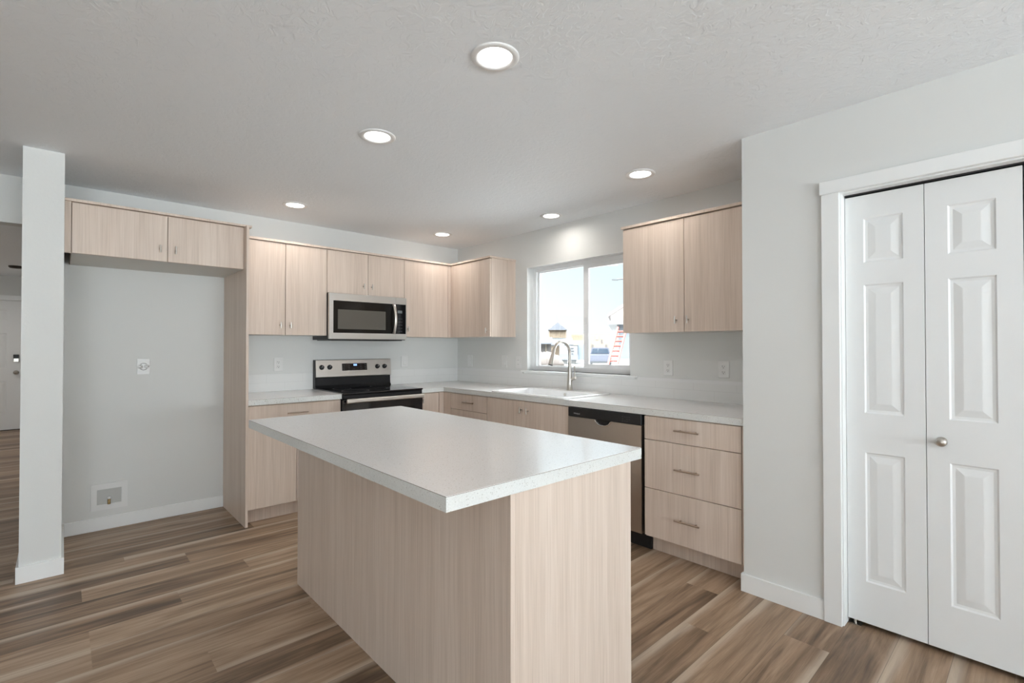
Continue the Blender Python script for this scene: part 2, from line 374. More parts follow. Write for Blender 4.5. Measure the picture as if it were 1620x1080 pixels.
# ================================================================== SETTING
# floor, plank by plank in one surface
def make_floor():
    rows0, w, L = -0.864, 0.18, 1.22
    known = {0: -2.76, 1: -3.255, 2: -2.515, 3: -2.88, 4: -3.24, 5: -2.02, 6: -3.62, 7: -2.873, 8: -2.25, 9: -3.40, -1: -3.05, -2: -2.31, 13: -0.797, 14: -1.165, 15: -0.45, 16: -0.93, 17: -0.12, 18: -1.42, 12: -0.35, 11: -1.05}
    rng = random.Random(21)
    mb = MB(); UV = []; A = []
    k0, k1 = int((rows0 - 6.6) / w) - 1, int((rows0 - YR) / w) + 1
    for k in range(k0, k1 + 1):
        ya, yb = rows0 - w * k, rows0 - w * (k + 1)
        ya, yb = min(ya, 6.5), max(yb, YR - 0.1)
        if ya <= yb: continue
        j = known.get(k, rng.uniform(0, L)); x = j - L * math.ceil((j - (XL - 0.1)) / L)
        while x < 0.1:
            xa, xb = max(x, XL - 0.1), min(x + L, 0.1)
            if xb > xa + 1e-4:
                mb._add([(xa, yb, 0), (xb, yb, 0), (xb, ya, 0), (xa, ya, 0)], [[0, 1, 2, 3]])
                flip = rng.random() < 0.35
                fx = (lambda u, v: (u, 1 - v)) if flip else (lambda u, v: (u, v))
                UV += [fx(xa - x, 0), fx(xb - x, 0), fx(xb - x, 1), fx(xa - x, 1)]
                A.append((rng.random(), rng.random(), rng.random()))
            x += L
    me = bpy.data.meshes.new('floor'); me.from_pydata(mb.v, [], mb.f); me.materials.append(M_FLOOR)
    ul = me.uv_layers.new(name='UVMap')
    for i, q in enumerate(UV): ul.data[i].uv = q
    for i, n in enumerate(('r1', 'r2', 'r3')):
        at = me.attributes.new(n, 'FLOAT', 'FACE'); at.data.foreach_set('value', [a[i] for a in A])
    o = bpy.data.objects.new('floor', me); COL.objects.link(o)
    tag(o, 'brown walnut-look vinyl plank floor with pale streaks', 'floor', kind='structure')
make_floor()
struct('ceiling', MB().box(XL - 0.2, 0.2, YR - 0.2, 6.6, H, H + 0.15), M_CEIL, 'pale grey knockdown-textured ceiling with recessed lights', 'ceiling')

# back wall (range wall) with the hall opening left of the stub wall
XO = XPO0
us = [XL, -5.55, XO, 0.14]; vs = [0, 2.11, H]
struct('wall_back', MB().cells(us, vs, lambda i, j: not (i == 1 and j == 0), 0, 0.115, 'xz'), M_WALL, 'pale grey wall behind the range with a wide opening to the hall at left', 'wall')
# window wall
YW0, YW1, ZW0, ZW1 = -1.1363, -2.3193, 1.0725, 2.0728
us = [YC - 0.115, YW1, YW0, 0.0]; vs = [0, ZW0, ZW1, H]
struct('wall_right', MB().cells(us, vs, lambda i, j: not (i == 1 and j == 1), 0, 0.14, 'yz'), M_WALL, 'pale grey wall with the window above the sink', 'wall')
# closet wall with its door opening
YD0, YD1, ZD = -3.905, -5.10, 2.0225
us = [YR, YD1, YD0, YC]; vs = [0, ZD, H]
struct('wall_closet', MB().cells(us, vs, lambda i, j: not (i == 1 and j == 0), XC, XC + 0.115, 'yz'), M_WALL, 'pale grey pantry wall around the white folding doors', 'wall')
struct('wall_closet_side', MB().box(XC + 0.115, 0, YC - 0.115, YC, 0, H), M_WALL, 'pale grey end wall of the pantry beside the worktop', 'wall')
struct('wall_closet_back', MB().box(0, 0.1, YR, YC - 0.115, 0, H), M_WALL, 'back wall inside the pantry behind the folding doors', 'wall')
struct('wall_partition', MB().box(XPO0, XPO1, YPO, 0, 0, H), M_WALL, 'pale grey stub wall standing left of the empty fridge recess', 'wall')
# rear and left walls with their windows (behind the camera)
us = [XL, -6.0, -4.0, -3.0, -1.0, XC + 0.115]; vs = [0, 0.5, 2.1, H]
struct('wall_rear', MB().cells(us, vs, lambda i, j: not ((i == 1 and j in (0, 1)) or (i == 3 and j == 1)), YR - 0.14, YR, 'xz'), M_WALL, 'rear wall behind the camera with a patio door and window', 'wall')
us = [YR, -6.6, -4.6, 0.115]; vs = [0, 0.5, 2.1, H]
struct('wall_left', MB().cells(us, vs, lambda i, j: not (i == 1 and j == 1), XL - 0.14, XL, 'yz'), M_WALL, 'left wall of the room with one window, behind the camera', 'wall')
# hall beyond the opening
struct('wall_hall_right', MB().box(-3.45, -3.33, 0.115, 6.4, 0, H), M_WALL, 'right-hand wall of the entry hall beyond the opening', 'wall')
struct('wall_hall_left', MB().box(-5.67, -5.55, 0.115, 6.4, 0, H), M_WALL, 'left-hand wall of the entry hall beyond the opening', 'wall')
us = [-5.67, -4.72, -3.80, -3.33]; vs = [0, 2.032, H]
struct('wall_hall_end', MB().cells(us, vs, lambda i, j: not (i == 1 and j == 0), 6.4, 6.52, 'xz'), M_WALL, 'far end wall of the entry hall around the front door', 'wall')

# baseboards
def base(name, x0, x1, y0, y1, label):
    struct(name, MB().box(x0, x1, y0, y1, 0, BBH, 0.003), M_TRIM, label, 'baseboard')
base('baseboard_back', XPO1 + 0.012, XPL, -0.012, 0, 'white baseboard along the back of the empty fridge recess')
mb = MB()
b0 = 0.012
mb.cells([XPO0 - b0, XPO0, XPO1, XPO1 + b0], [YPO - b0, YPO, 0], lambda i, j: not (i == 1 and j == 1), 0, BBH, 'xy')
struct('baseboard_partition', mb, M_TRIM, 'white baseboard wrapped around the foot of the stub wall', 'baseboard')
mb = MB().cells([XC - b0, XC, XC + 0.02], [-3.834, YC, YC + b0], lambda i, j: i == 0 or j == 1, 0, BBH, 'xy')
struct('baseboard_right', mb, M_TRIM, 'white baseboard between the base cabinets and the folding door casing', 'baseboard')
base('baseboard_hall', -3.462, -3.45, 0.115, 6.4, 'white baseboard along the right wall of the entry hall')
base('baseboard_rear', -3.95, XC, YR, YR + 0.012, 'white baseboard along the rear wall')
base('baseboard_closet', XC - 0.012, XC, YR + 0.012, -5.19, 'white baseboard right of the folding doors')

# casings of the folding door
cx0 = XC - 0.018
mb = MB().box(cx0, XC, -3.9080, -3.8342, 0, 2.0225, 0.002)
struct('trim_1', mb, M_TRIM, 'white flat casing leg left of the folding doors', 'door casing')
mb = MB().box(XC - 0.024, XC, -5.19, -3.8280, 2.0225, 2.0845, 0.002)
struct('trim_2', mb, M_TRIM, 'white flat head casing across the top of the folding doors', 'door casing')
struct('trim_3', MB().box(cx0, XC, -5.175, -5.098, 0, 2.0225, 0.002), M_TRIM, 'white flat casing leg right of the folding doors', 'door casing')
mb = MB().box(XC, XC + 0.115, -3.912, YD0, 0, ZD, 0.0).box(XC, XC + 0.115, YD1, -5.093, 0, ZD).box(XC, XC + 0.115, -5.093, -3.912, 2.0165, ZD)
struct('trim_4', mb, M_TRIM, 'white jamb lining the folding door opening', 'door jamb')
struct('trim_5', MB().box(XC + 0.05, XC + 0.10, -5.09, -3.915, 2.010, 2.0165), M_BLACKP, 'dark track above the folding doors', 'door track')

# moulded door leaf -------------------------------------------------
def leaf(P, a0, a1, b0, b1, thick, panels_a, panels_b, mb):
    """P(a, b, d): d>0 towards the viewer. Raised-and-fielded panels at panels_a x panels_b on the front."""
    ca = sorted({a0, a1, *[q for r in panels_a for q in r]}); cb = sorted({b0, b1, *[q for r in panels_b for q in r]})
    rings = ((0.0, 0.0), (0.006, -0.0060), (0.016, -0.0070), (0.042, -0.0015), (0.046, -0.001))
    for i in range(len(ca) - 1):
        for j in range(len(cb) - 1):
            A0, A1, B0, B1 = ca[i], ca[i + 1], cb[j], cb[j + 1]
            if (A0, A1) in panels_a and (B0, B1) in panels_b:
                loops = [[(A0 + q, B0 + q, d), (A1 - q, B0 + q, d), (A1 - q, B1 - q, d), (A0 + q, B1 - q, d)] for q, d in rings]
                for l0, l1 in zip(loops[:-1], loops[1:]):
                    for k in range(4): mb._add([P(*l0[k]), P(*l0[(k + 1) % 4]), P(*l1[(k + 1) % 4]), P(*l1[k])], [[0, 1, 2, 3]])
                mb._add([P(*q) for q in loops[-1]], [[0, 1, 2, 3]])
            else: mb._add([P(A0, B0, 0), P(A1, B0, 0), P(A1, B1, 0), P(A0, B1, 0)], [[0, 1, 2, 3]])
    c = [(a0, b0), (a1, b0), (a1, b1), (a0, b1)]
    for k in range(4):
        q, r = c[k], c[(k + 1) % 4]; mb._add([P(*q, 0), P(*r, 0), P(*r, -thick), P(*q, -thick)], [[0, 1, 2, 3]])
    mb._add([P(*q, -thick) for q in c], [[0, 3, 2, 1]])
    return mb
XJ = -0.594
PB = lambda a, b, d: (XJ - d, a, b)
rowsz = [(0.213, 0.811), (0.992, 1.587), (1.690, 1.896)]
def bifold(name, label, ys, knob_y):
    r = thing(name, (XJ + 0.017, (ys[0] + ys[2]) / 2, 0.023), label, 'folding door', kind='structure')
    for a1, a0 in ((ys[0], ys[1]), (ys[1], ys[2])):
        off = (a1 - a0 - 0.146) / 2
        build('door_leaf', leaf(PB, a0 + 0.0012, a1 - 0.0012, 0.0231, 2.0056, 0.034, [(a0 + off, a1 - off)], rowsz, MB()), M_DOOR, r)
    k = MB().lathe((XJ, knob_y, 0.898), (-1, 0, 0), [(0.0, 0.0), (0.019, 0.0), (0.019, 0.004), (0.008, 0.007), (0.0075, 0.016), (0.0155, 0.021), (0.0185, 0.027), (0.0175, 0.033), (0.012, 0.037), (0.0, 0.038)], 28)
    o = build('door_knob', k, M_NICKEL, r); o['label'] = 'round satin nickel knob'
    return r
r1 = bifold('door_1', 'white panelled folding pantry door with a nickel knob', (-3.9125, -4.2049, -4.5020), -4.2555)
p = build('floor_pivot', MB().box(XJ - 0.006, XJ + 0.03, -3.965, -3.914, 0.0, 0.004).tube([(XJ + 0.012, -3.94, 0.004), (XJ + 0.012, -3.94, 0.024)], 0.006, 10), M_NICKEL, r1); p['label'] = 'small steel pivot bracket'
bifold('door_2', 'second white folding pantry door, right of the first', (-4.5040, -4.7965, -5.0905), -4.745)

# front door at the end of the hall
PD = lambda a, b, d: (a, 6.42 - d, b)
r = thing('door_3', (-4.26, 6.44, 0.012), 'white panelled front door at the end of the hall', 'front door', kind='structure')
build('door_leaf', leaf(PD, -4.717, -3.803, 0.012, 2.03, 0.044, [(-4.60, -4.33), (-4.19, -3.975)], [(0.257, 0.768), (0.964, 1.516), (1.713, 1.88)], MB()), M_DOOR, r)
build('door_knob', MB().lathe((-3.868, 6.42, 0.901), (0, -1, 0), [(0.0, 0), (0.033, 0), (0.033, 0.006), (0.012, 0.012), (0.012, 0.03), (0.026, 0.038), (0.029, 0.05), (0.022, 0.062), (0.0, 0.066)], 24), M_NICKEL, r)['label'] = 'round nickel knob'
lk = build('keypad_lock', MB().box(-3.902, -3.836, 6.395, 6.42, 1.065, 1.185, 0.006, 0), M_NICKEL, r); lk['label'] = 'nickel deadbolt with a black keypad top'
build('keypad', MB().box(-3.900, -3.838, 6.390, 6.3945, 1.122, 1.183, 0.003), M_BLACKP, lk)
mb = MB().box(-3.803 + 0.0, -3.73, 6.385, 6.40, 0, 2.032, 0.002).box(-4.79, -4.717, 6.385, 6.40, 0, 2.032, 0.002).box(-4.80, -3.72, 6.382, 6.40, 2.032, 2.108, 0.002)
struct('trim_6', mb, M_TRIM, 'white casing around the front door at the end of the hall', 'door casing')
struct('trim_7', MB().box(-4.717, -3.803, 6.40, 6.52, 0.0, 0.011), M_DARKM, 'dark threshold under the front door', 'threshold')

# ------------------------------------------------------------------ kitchen window
r = thing('window_1', (0.11, (YW0 + YW1) / 2, ZW0), 'white vinyl sliding window above the sink', 'window', kind='structure')
fx0, fx1 = 0.088, 0.150
fw = 0.040
us = [YW1, YW1 + fw, YW0 - fw, YW0]; vs = [ZW0, ZW0 + fw, ZW1 - fw, ZW1]
build('window_frame', MB().cells(us, vs, lambda i, j: not (i == 1 and j == 1), fx0, fx1, 'yz'), M_VINYL, r)
ym = -1.776
def sash(y0, y1, x0, x1, w, name):
    us = [y1, y1 + w[0], y0 - w[1], y0]; vs = [ZW0 + fw - 0.002, ZW0 + fw + w[2], ZW1 - fw - w[3], ZW1 - fw + 0.002]
    s = build(name, MB().cells(us, vs, lambda i, j: not (i == 1 and j == 1), x0, x1, 'yz'), M_VINYL, r)
    xm = (x0 + x1) / 2
    build('pane', MB().box(xm - 0.002, xm + 0.002, us[1] - 0.004, us[2] + 0.004, vs[1] - 0.004, vs[2] + 0.004), M_PANE, s)
    return s
# fixed light at left (further out), sliding sash at right (nearer the room)
sash(YW0 - fw + 0.002, ym - 0.012, 0.122, 0.140, (0.030, 0.012, 0.008, 0.008), 'fixed_sash')
sash(ym + 0.012, YW1 + fw - 0.002, 0.096, 0.116, (0.040, 0.052, 0.034, 0.034), 'sliding_sash')
build('lock_latch', MB().box(0.086, 0.096, ym - 0.014, ym + 0.000, 1.50, 1.56, 0.003), M_VINYL, r)
us = [YW1, YW1 + 0.004, YW0 - 0.004, YW0]; vs = [ZW0, ZW1 - 0.004, ZW1]
struct('trim_15', MB().cells(us, vs, lambda i, j: not (i == 1 and j == 0), 0.0, 0.0875, 'yz'), M_TRIM, 'white lining of the window recess', 'window trim')
us = [-0.036, 0.0, 0.0885]; vs = [-2.385, YW1 + 0.001, YW0 - 0.001, -1.085]
struct('trim_8', MB().cells(us, vs, lambda i, j: i == 0 or j == 1, 1.0555, 1.0725, 'xy'), M_TRIM, 'white sill board under the kitchen window', 'window sill')
struct('trim_9', MB().box(-0.0125, -0.0002, -2.365, -1.105, 1.0412, 1.0552, 0.002), M_TRIM, 'thin white strip under the window sill', 'trim')

# windows behind the camera
def far_window(name, axis, c0, c1, z0, z1, w0, w1, label, door=False):
    pl = {'x': 'xz', 'y': 'yz'}[axis]
    base_ = ((c0 + c1) / 2, (w0 + w1) / 2, z0) if axis == 'x' else ((w0 + w1) / 2, (c0 + c1) / 2, z0)
    r = thing(name, base_, label, 'patio door' if door else 'window', kind='structure')
    m = (c0 + c1) / 2; f = 0.07
    build('window_frame', MB().cells([c0, c0 + f, m - f / 2, m + f / 2, c1 - f, c1], [z0, z0 + f, z1 - f, z1], lambda i, j: not (i in (1, 3) and j == 1), w0 + 0.04, w1 - 0.03, pl), M_VINYL, r)
    wm = (w0 + w1) / 2
    for a, b in ((c0 + f, m - f / 2), (m + f / 2, c1 - f)):
        g = MB()
        if axis == 'x': g.box(a, b, wm - 0.003, wm + 0.003, z0 + f, z1 - f)
        else: g.box(wm - 0.003, wm + 0.003, a, b, z0 + f, z1 - f)
        build('pane', g, M_PANE, r)
far_window('window_2', 'x', -3.0, -1.0, 0.5, 2.1, YR - 0.14, YR, 'white vinyl window in the rear wall')
far_window('door_4', 'x', -6.0, -4.0, 0.0, 2.1, YR - 0.14, YR, 'white glazed patio door in the rear wall', True)
far_window('window_3', 'y', -6.6, -4.6, 0.5, 2.1, XL - 0.14, XL, 'white vinyl window in the left wall')

# ------------------------------------------------------------------ tiled splash (fixed to the walls)
def splash(name, axis, c0, c1, z1, label):
    th = 0.008; z0 = ZCT
    P = (lambda c, w, z: (c, -w, z)) if axis == 'x' else (lambda c, w, z: (-w, c, z))
    vsx = [P(c0, 0, z0), P(c1, 0, z0), P(c1, 0, z1), P(c0, 0, z1), P(c0, th, z0), P(c1, th, z0), P(c1, th, z1), P(c0, th, z1)]
    fs = [[4, 5, 6, 7], [0, 3, 2, 1], [3, 7, 6, 2], [0, 1, 5, 4], [0, 4, 7, 3], [1, 2, 6, 5]]
    me = bpy.data.meshes.new(name); me.from_pydata(vsx, [], fs); me.materials.append(M_TILE)
    ul = me.uv_layers.new(name='UVMap')
    for q in me.polygons:
        for li in q.loop_indices:
            co = me.vertices[me.loops[li].vertex_index].co; ul.data[li].uv = ((co.x if axis == 'x' else co.y) - c0, co.z - z0)
    bm = bmesh.new(); bm.from_mesh(me); bmesh.ops.recalc_face_normals(bm, faces=bm.faces[:]); bm.to_mesh(me); bm.free()
    o = bpy.data.objects.new(name, me); COL.objects.link(o)
    return tag(o, label, 'backsplash', kind='structure')
ZS = 1.0655
splash('trim_10', 'x', XP, XR0, ZS, 'white tile backsplash left of the range')
splash('trim_11', 'x', XR1, -0.0082, ZS, 'white tile backsplash between the range and the corner')
splash('trim_12', 'y', YC, -0.0002, 1.0410, 'white tile backsplash along the window wall')
for nm, a, b, lb in (('trim_13', -1.084, -0.0002, 'top edge of the tile backsplash left of the window'), ('trim_14', YC, -2.386, 'top edge of the tile backsplash right of the window')):
    struct(nm, MB().box(-0.008, -0.0, a, b, 1.0410, ZS, 0.0), M_PORC, lb, 'backsplash')

# ================================================================== CABINET HELPERS
def knob_mb(axis, c, z, w, length=0.050):
    """small T-bar: vertical bar on one post. axis 'y' -> front faces -y at w; 'x' -> front faces -x at w"""
    P = (lambda c_, o, z_: (c_, w - o, z_)) if axis == 'y' else (lambda c_, o, z_: (w - o, c_, z_))
    m = MB().tube([P(c, 0, z), P(c, 0.024, z)], 0.0042, 10)
    m.tube([P(c, 0.026, z - length / 2), P(c, 0.026, z + length / 2)], 0.0050, 12); return m
def pull_mb(axis, c, z, w, length=0.155):
    P = (lambda c_, o, z_: (c_, w - o, z_)) if axis == 'y' else (lambda c_, o, z_: (w - o, c_, z_))
    m = MB()
    for s in (-0.048, 0.048): m.tube([P(c + s, 0, z), P(c + s, 0.026, z)], 0.0042, 10)
    m.tube([P(c - length / 2, 0.028, z), P(c + length / 2, 0.028, z)], 0.0052, 12); return m
def front(name, axis, c0, c1, z0, z1, w, parent, handle=None):
    """slab door or drawer front; w = outer face coordinate"""
    c0, c1 = min(c0, c1) + G, max(c0, c1) - G
    m = MB()
    if axis == 'y': m.box(c0, c1, w, w + T, z0 + G, z1 - G, 0.0008)
    else: m.box(w, w + T, c0, c1, z0 + G, z1 - G, 0.0008)
    o = build(name, m, M_WOOD, parent)
    if handle:
        kind, c, z = handle
        build('handle', knob_mb(axis, c, z, w) if kind == 'knob' else pull_mb(axis, c, z, w), M_NICKEL_REFL if kind == 'pull' else M_NICKEL, o)
    return o
def carcass(x0, x1, y0, y1, z0, z1, parent, side=True):
    """closed box, wood outside, white underside"""
    us, vs_ = [x0, x1], [y0, y1]
    return build('carcass', MB().cells(us, vs_, lambda i, j: True, z0, z1, 'xy', (1, 0, 0)), [M_WOOD, M_MELA], parent)

# ================================================================== UPPER CABINETS
FU = -DU                           # front face plane (y) on the back wall and (x) on the window wall
ZCAP0, ZCAP1 = 2.1535, 2.1715
# over the fridge recess
r = thing('fridge_cabinet', ((-3.3026 + XPL) / 2, -DF / 2, ZF0), 'wide pale wood cabinet bridging the empty fridge recess, two low doors', 'cabinet')
carcass(-3.3035, XPL - 0.0005, -DF + T + 0.0005, -0.0005, ZF0 + 0.002, 2.178, r)
front('door', 'y', -3.3026, -2.824, ZF0, ZF1, -DF, r, ('knob', -2.8655, 1.948))
front('door', 'y', -2.824, XPL, ZF0, ZF1, -DF, r, ('knob', -2.7805, 1.948))
build('filler_strip', MB().box(XPO1 + 0.0005, -3.3045, -DF, -DF + T, ZF0, 2.178, 0.0005), M_WOOD, r)
build('raw_side', MB().box(-3.3075, -3.3040, -DF + T + 0.001, -0.001, ZF0 + 0.002, 2.17), M_RAW, r)['label'] = 'dark unfinished cabinet side seen under the filler'
build('top_board', MB().box(XPO1 + 0.0005, -2.3135, -DF - 0.014, -0.0005, 2.1785, 2.194, 0.0008), M_WOOD, r)
# tall end panel
tag(build('tall_end_panel', MB().box(XPL, XP, -0.6587, -0.0005, 0, 2.178, 0.0008), M_WOOD), 'tall thin pale wood panel closing the right side of the fridge recess', 'cabinet panel')
# wall cabinet left of the microwave
g = 'wall cabinets along the range wall'
def wall_cab(name, label, x0, x1, z0, splits, handles, axis='y', depth=DU, extra=None):
    if axis == 'y':
        r = thing(name, ((x0 + x1) / 2, -depth / 2, z0), label, 'cabinet', None)
        carcass(x0 + 0.0004, x1 - 0.0004, -depth + T + 0.0005, -0.0005, z0 + 0.002, ZUT + 0.0035, r)
    else:
        r = thing(name, (-depth / 2, (x0 + x1) / 2, z0), label, 'cabinet', None)
        carcass(-depth + T + 0.0005, -0.0005, x0 + 0.0004, x1 - 0.0004, z0 + 0.002, ZUT + 0.0035, r)
    for (a, b), h in zip(splits, handles): front('door', axis, a, b, z0, ZUT, -depth, r, h)
    return r
wall_cab('wall_cabinet', 'tall two-door pale wood wall cabinet left of the microwave', XP + 0.0005, -1.6463, ZUB, [(XP, -1.9898), (-1.9898, -1.6463)], [('knob', -2.0315, 1.479), ('knob', -1.953, 1.479)])
wall_cab('wall_cabinet', 'short two-door pale wood wall cabinet above the microwave', -1.6463, -0.8856, 1.7735, [(-1.6463, -1.2642), (-1.2642, -0.8856)], [('knob', -1.3115, 1.853), ('knob', -1.2305, 1.853)])
r = wall_cab('wall_cabinet', 'single-door pale wood wall cabinet right of the microwave, meeting the corner', -0.8856, FU, ZUB, [(-0.8856, -0.3680)], [('knob', -0.849, 1.476)])
build('filler_strip', MB().box(-0.3680 + G, FU - 0.0004, FU, FU + T, ZUB + G, ZUT - G, 0.0005), M_WOOD, r)
# corner run on the window wall
r = thing('wall_cabinet', (-DU / 2, -0.65, ZUB), 'pale wood corner wall cabinet left of the window, with its end panel towards the window', 'cabinet')
carcass(FU + T + 0.0005, -0.0005, -0.9715, -0.0005, ZUB + 0.002, ZUT + 0.0035, r)
front('door', 'x', -0.9724, -0.3515, ZUB, ZUT, FU, r, ('knob', -0.9325, 1.457))
build('filler_strip', MB().box(FU, FU + T, -0.3515 + G, FU - 0.0004, ZUB + G, ZUT - G, 0.0005), M_WOOD, r)
build('end_panel', MB().box(FU + T + 0.0005, -0.0005, -0.9735, -0.9718, ZUB, ZUT + 0.0035), M_WOOD, r)
# right of the window
wall_cab('wall_cabinet', 'two-door pale wood wall cabinet right of the window beside the pantry wall', YC + 0.0005, -2.4761, ZUB, [(-2.4761, -2.9529), (-2.9529, YC + 0.012)], [('knob', -2.898, 1.478), ('knob', -2.9825, 1.478)], 'x')
# cap boards lying on top
co = 0.012
mb = MB().cells([XP + 0.0005, FU - co, -0.0005], [-0.9835, FU - co, -0.0005], lambda i, j: not (i == 0 and j == 0), ZCAP0, ZCAP1, 'xy')
tag(build('cap_board', mb, M_WOOD), 'L-shaped pale wood board capping the wall cabinets around the corner', 'cabinet top')
mb = MB().box(FU - co, -0.0005, YC + 0.0005, -2.466, ZCAP0, ZCAP1, 0.0006)
tag(build('cap_board', mb, M_WOOD), 'straight pale wood board capping the cabinet right of the window', 'cabinet top')

# ================================================================== BASE CABINETS
FB = -0.6277
def base_carcass_y(x0, x1, r): return carcass(x0, x1, FB + T + 0.0005, -0.0005, 0.109, ZCB - 0.0005, r)
ZD1, ZTK = 0.7205, 0.109
r = thing('base_cabinet', ((XP + XR0) / 2, -0.31, 0), 'pale wood base cabinet left of the range, one drawer over two doors', 'cabinet')
base_carcass_y(XP + 0.0005, XR0 - 0.002, r)
front('drawer', 'y', XP, XR0 - 0.002, ZD1, 0.868, FB, r, ('pull', -1.995, 0.7945))
front('door', 'y', XP, -1.995, ZTK, ZD1, FB, r, ('knob', -2.036, 0.660)); front('door', 'y', -1.995, XR0 - 0.002, ZTK, ZD1, FB, r, ('knob', -1.953, 0.660))
build('toe_kick', MB().box(XP + 0.001, XR0 - 0.003, -0.552, -0.540, 0, 0.1085), M_WOOD, r)
r = thing('base_cabinet', (-0.75, -0.31, 0), 'narrow pale wood base cabinet right of the range with one knob door', 'cabinet')
base_carcass_y(XR1 + 0.002, FB - 0.001, r)
front('door', 'y', XR1 + 0.002, -0.6800, ZTK, 0.868, FB, r, ('knob', -0.8665, 0.800))
build('filler_strip', MB().box(-0.6800 + G, FB - 0.0005, FB, FB + T, ZTK, 0.868, 0.0005), M_WOOD, r)
build('toe_kick', MB().box(XR1 + 0.002, -0.53, -0.552, -0.540, 0, 0.1085), M_WOOD, r)
def xcab(label, y0, y1, name='base_cabinet'):   # y0 > y1
    r = thing(name, (-0.31, (y0 + y1) / 2, 0), label, 'cabinet')
    carcass(FB + T + 0.0005, -0.0005, y1 + 0.0004, y0 - 0.0004, 0.109, ZCB - 0.0005, r)
    build('toe_kick', MB().box(-0.528, -0.516, y1 + 0.0005, y0 - 0.0005, 0, 0.1085), M_WOOD, r)
    return r
r = xcab('pale wood corner drawer base left of the sink cabinet', -0.545, -1.2832)
build('filler_strip', MB().box(FB, FB + T, -0.7466 + G, FB - 0.0005, ZTK, 0.868, 0.0005), M_WOOD, r)
front('drawer', 'x', -0.7466, -1.2832, ZD1, 0.868, FB, r, ('pull', -1.0395, 0.795))
front('drawer', 'x', -0.7466, -1.2832, 0.4177, ZD1, FB, r, ('pull', -1.0395, 0.567)); front('drawer', 'x', -0.7466, -1.2832, ZTK, 0.4177, FB, r, ('pull', -1.0395, 0.266))
# sink base: open top so that the bowl hangs inside
r = thing('base_cabinet', (-0.31, -1.748, 0), 'pale wood two-door sink cabinet under the window', 'cabinet')
mb = MB().cells([FB + T + 0.0005, FB + 2 * T, -0.02, -0.0005], [-2.2140, -2.196, -1.302, -1.2838], lambda i, j: not (i == 1 and j == 1), 0.109, ZCB - 0.0005, 'xy')
build('carcass', mb, M_WOOD, r)
front('door', 'x', -1.2832, -1.7510, ZTK, 0.868, FB, r, ('knob', -1.714, 0.797)); front('door', 'x', -1.7510, -2.2144, ZTK, 0.868, FB, r, ('knob', -1.7905, 0.795))
build('toe_kick', MB().box(-0.528, -0.516, -2.2140, -1.2838, 0, 0.1085), M_WOOD, r)
r = xcab('pale wood three-drawer base between the dishwasher and the pantry wall', -2.8365, YC + 0.0005)
for z0, z1, hz in ((ZD1, 0.868, 0.800), (0.4177, ZD1, 0.567), (0.1184, 0.4177, 0.266)):
    front('drawer', 'x', -2.8365, -3.4383, z0, z1, FB, r, ('pull', -3.131, hz))
build('filler_strip', MB().box(FB, FB + T, YC + 0.0005, -3.4383 - G, 0.109, 0.868, 0.0005), M_WOOD, r)

# ================================================================== WORKTOPS
BND = [(ZCT - 0.0024, 2), (ZCT - 0.0012, 3), (ZCT, 1)]
CM = [M_MELA, M_CTOP, M_CEDGE, M_CORE]
mb = MB().cells([XP + 0.0005, XR0 - 0.0015], [-0.6439, -0.0005], lambda i, j: True, ZCB, ZCT, 'xy', (0, 1, 2), BND)
tag(build('worktop', mb, CM), 'short white speckled worktop left of the range', 'countertop')
SX0, SX1, SY0, SY1 = -0.600, -0.090, -2.145, -1.355      # sink cut-out
mb = MB().cells([XR1 + 0.0015, -0.6376, SX0, SX1, -0.0005], [YC + 0.0005, SY0, SY1, -0.6439, -0.0005],
                lambda i, j: not (i == 0 and j < 3) and not (i == 2 and j == 1), ZCB, ZCT, 'xy', (0, 1, 2), BND)
tag(build('worktop', mb, CM), 'long L-shaped white speckled worktop running under the window', 'countertop')

# ================================================================== SINK AND FAUCET
r = thing('sink', (-0.34, -1.75, ZCT), 'white drop-in sink with a raised rim, set in the worktop under the window', 'sink')
def rrect(x0, x1, y0, y1, rad, z, n=6):
    out = []
    for cx_, cy_, a0 in ((x1 - rad, y1 - rad, 0), (x0 + rad, y1 - rad, 90), (x0 + rad, y0 + rad, 180), (x1 - rad, y0 + rad, 270)):
        for k in range(n + 1):
            a = math.radians(a0 + 90 * k / n); out.append((cx_ + rad * math.cos(a), cy_ + rad * math.sin(a), z))
    return out
def loft(loops, mb, close_last=True, mat=0):
    n = len(loops[0])
    for l0, l1 in zip(loops[:-1], loops[1:]):
        mb._add(l0 + l1, [[k, (k + 1) % n, n + (k + 1) % n, n + k] for k in range(n)], mat, True)
    if close_last: mb._add(loops[-1], [list(range(n))], mat)
    return mb
R0 = (-0.625, -0.062, -2.175, -1.325)
Q0 = (-0.585, -0.165, -2.135, -1.365)
L_ = [rrect(*R0, 0.03, ZCT + 0.0004), rrect(*R0, 0.03, ZCT + 0.009), rrect(R0[0] + 0.005, R0[1] - 0.005, R0[2] + 0.005, R0[3] - 0.005, 0.027, ZCT + 0.0125),
      rrect(Q0[0] - 0.006, Q0[1] + 0.006, Q0[2] - 0.006, Q0[3] + 0.006, 0.055, ZCT + 0.0105), rrect(*Q0, 0.05, ZCT + 0.002),
      rrect(Q0[0] + 0.012, Q0[1] - 0.012, Q0[2] + 0.012, Q0[3] - 0.012, 0.045, ZCT - 0.15), rrect(Q0[0] + 0.04, Q0[1] - 0.04, Q0[2] + 0.04, Q0[3] - 0.04, 0.03, ZCT - 0.185)]
build('basin', loft(L_, MB()), M_PORC, r)
build('overflow', MB().lathe((-0.1705, -1.775, ZCT - 0.022), (-1, 0, 0), [(0.0, 0), (0.013, 0), (0.013, 0.004), (0.006, 0.005), (0.0, 0.003)], 18), M_NICKEL, r)['label'] = 'small nickel overflow ring'
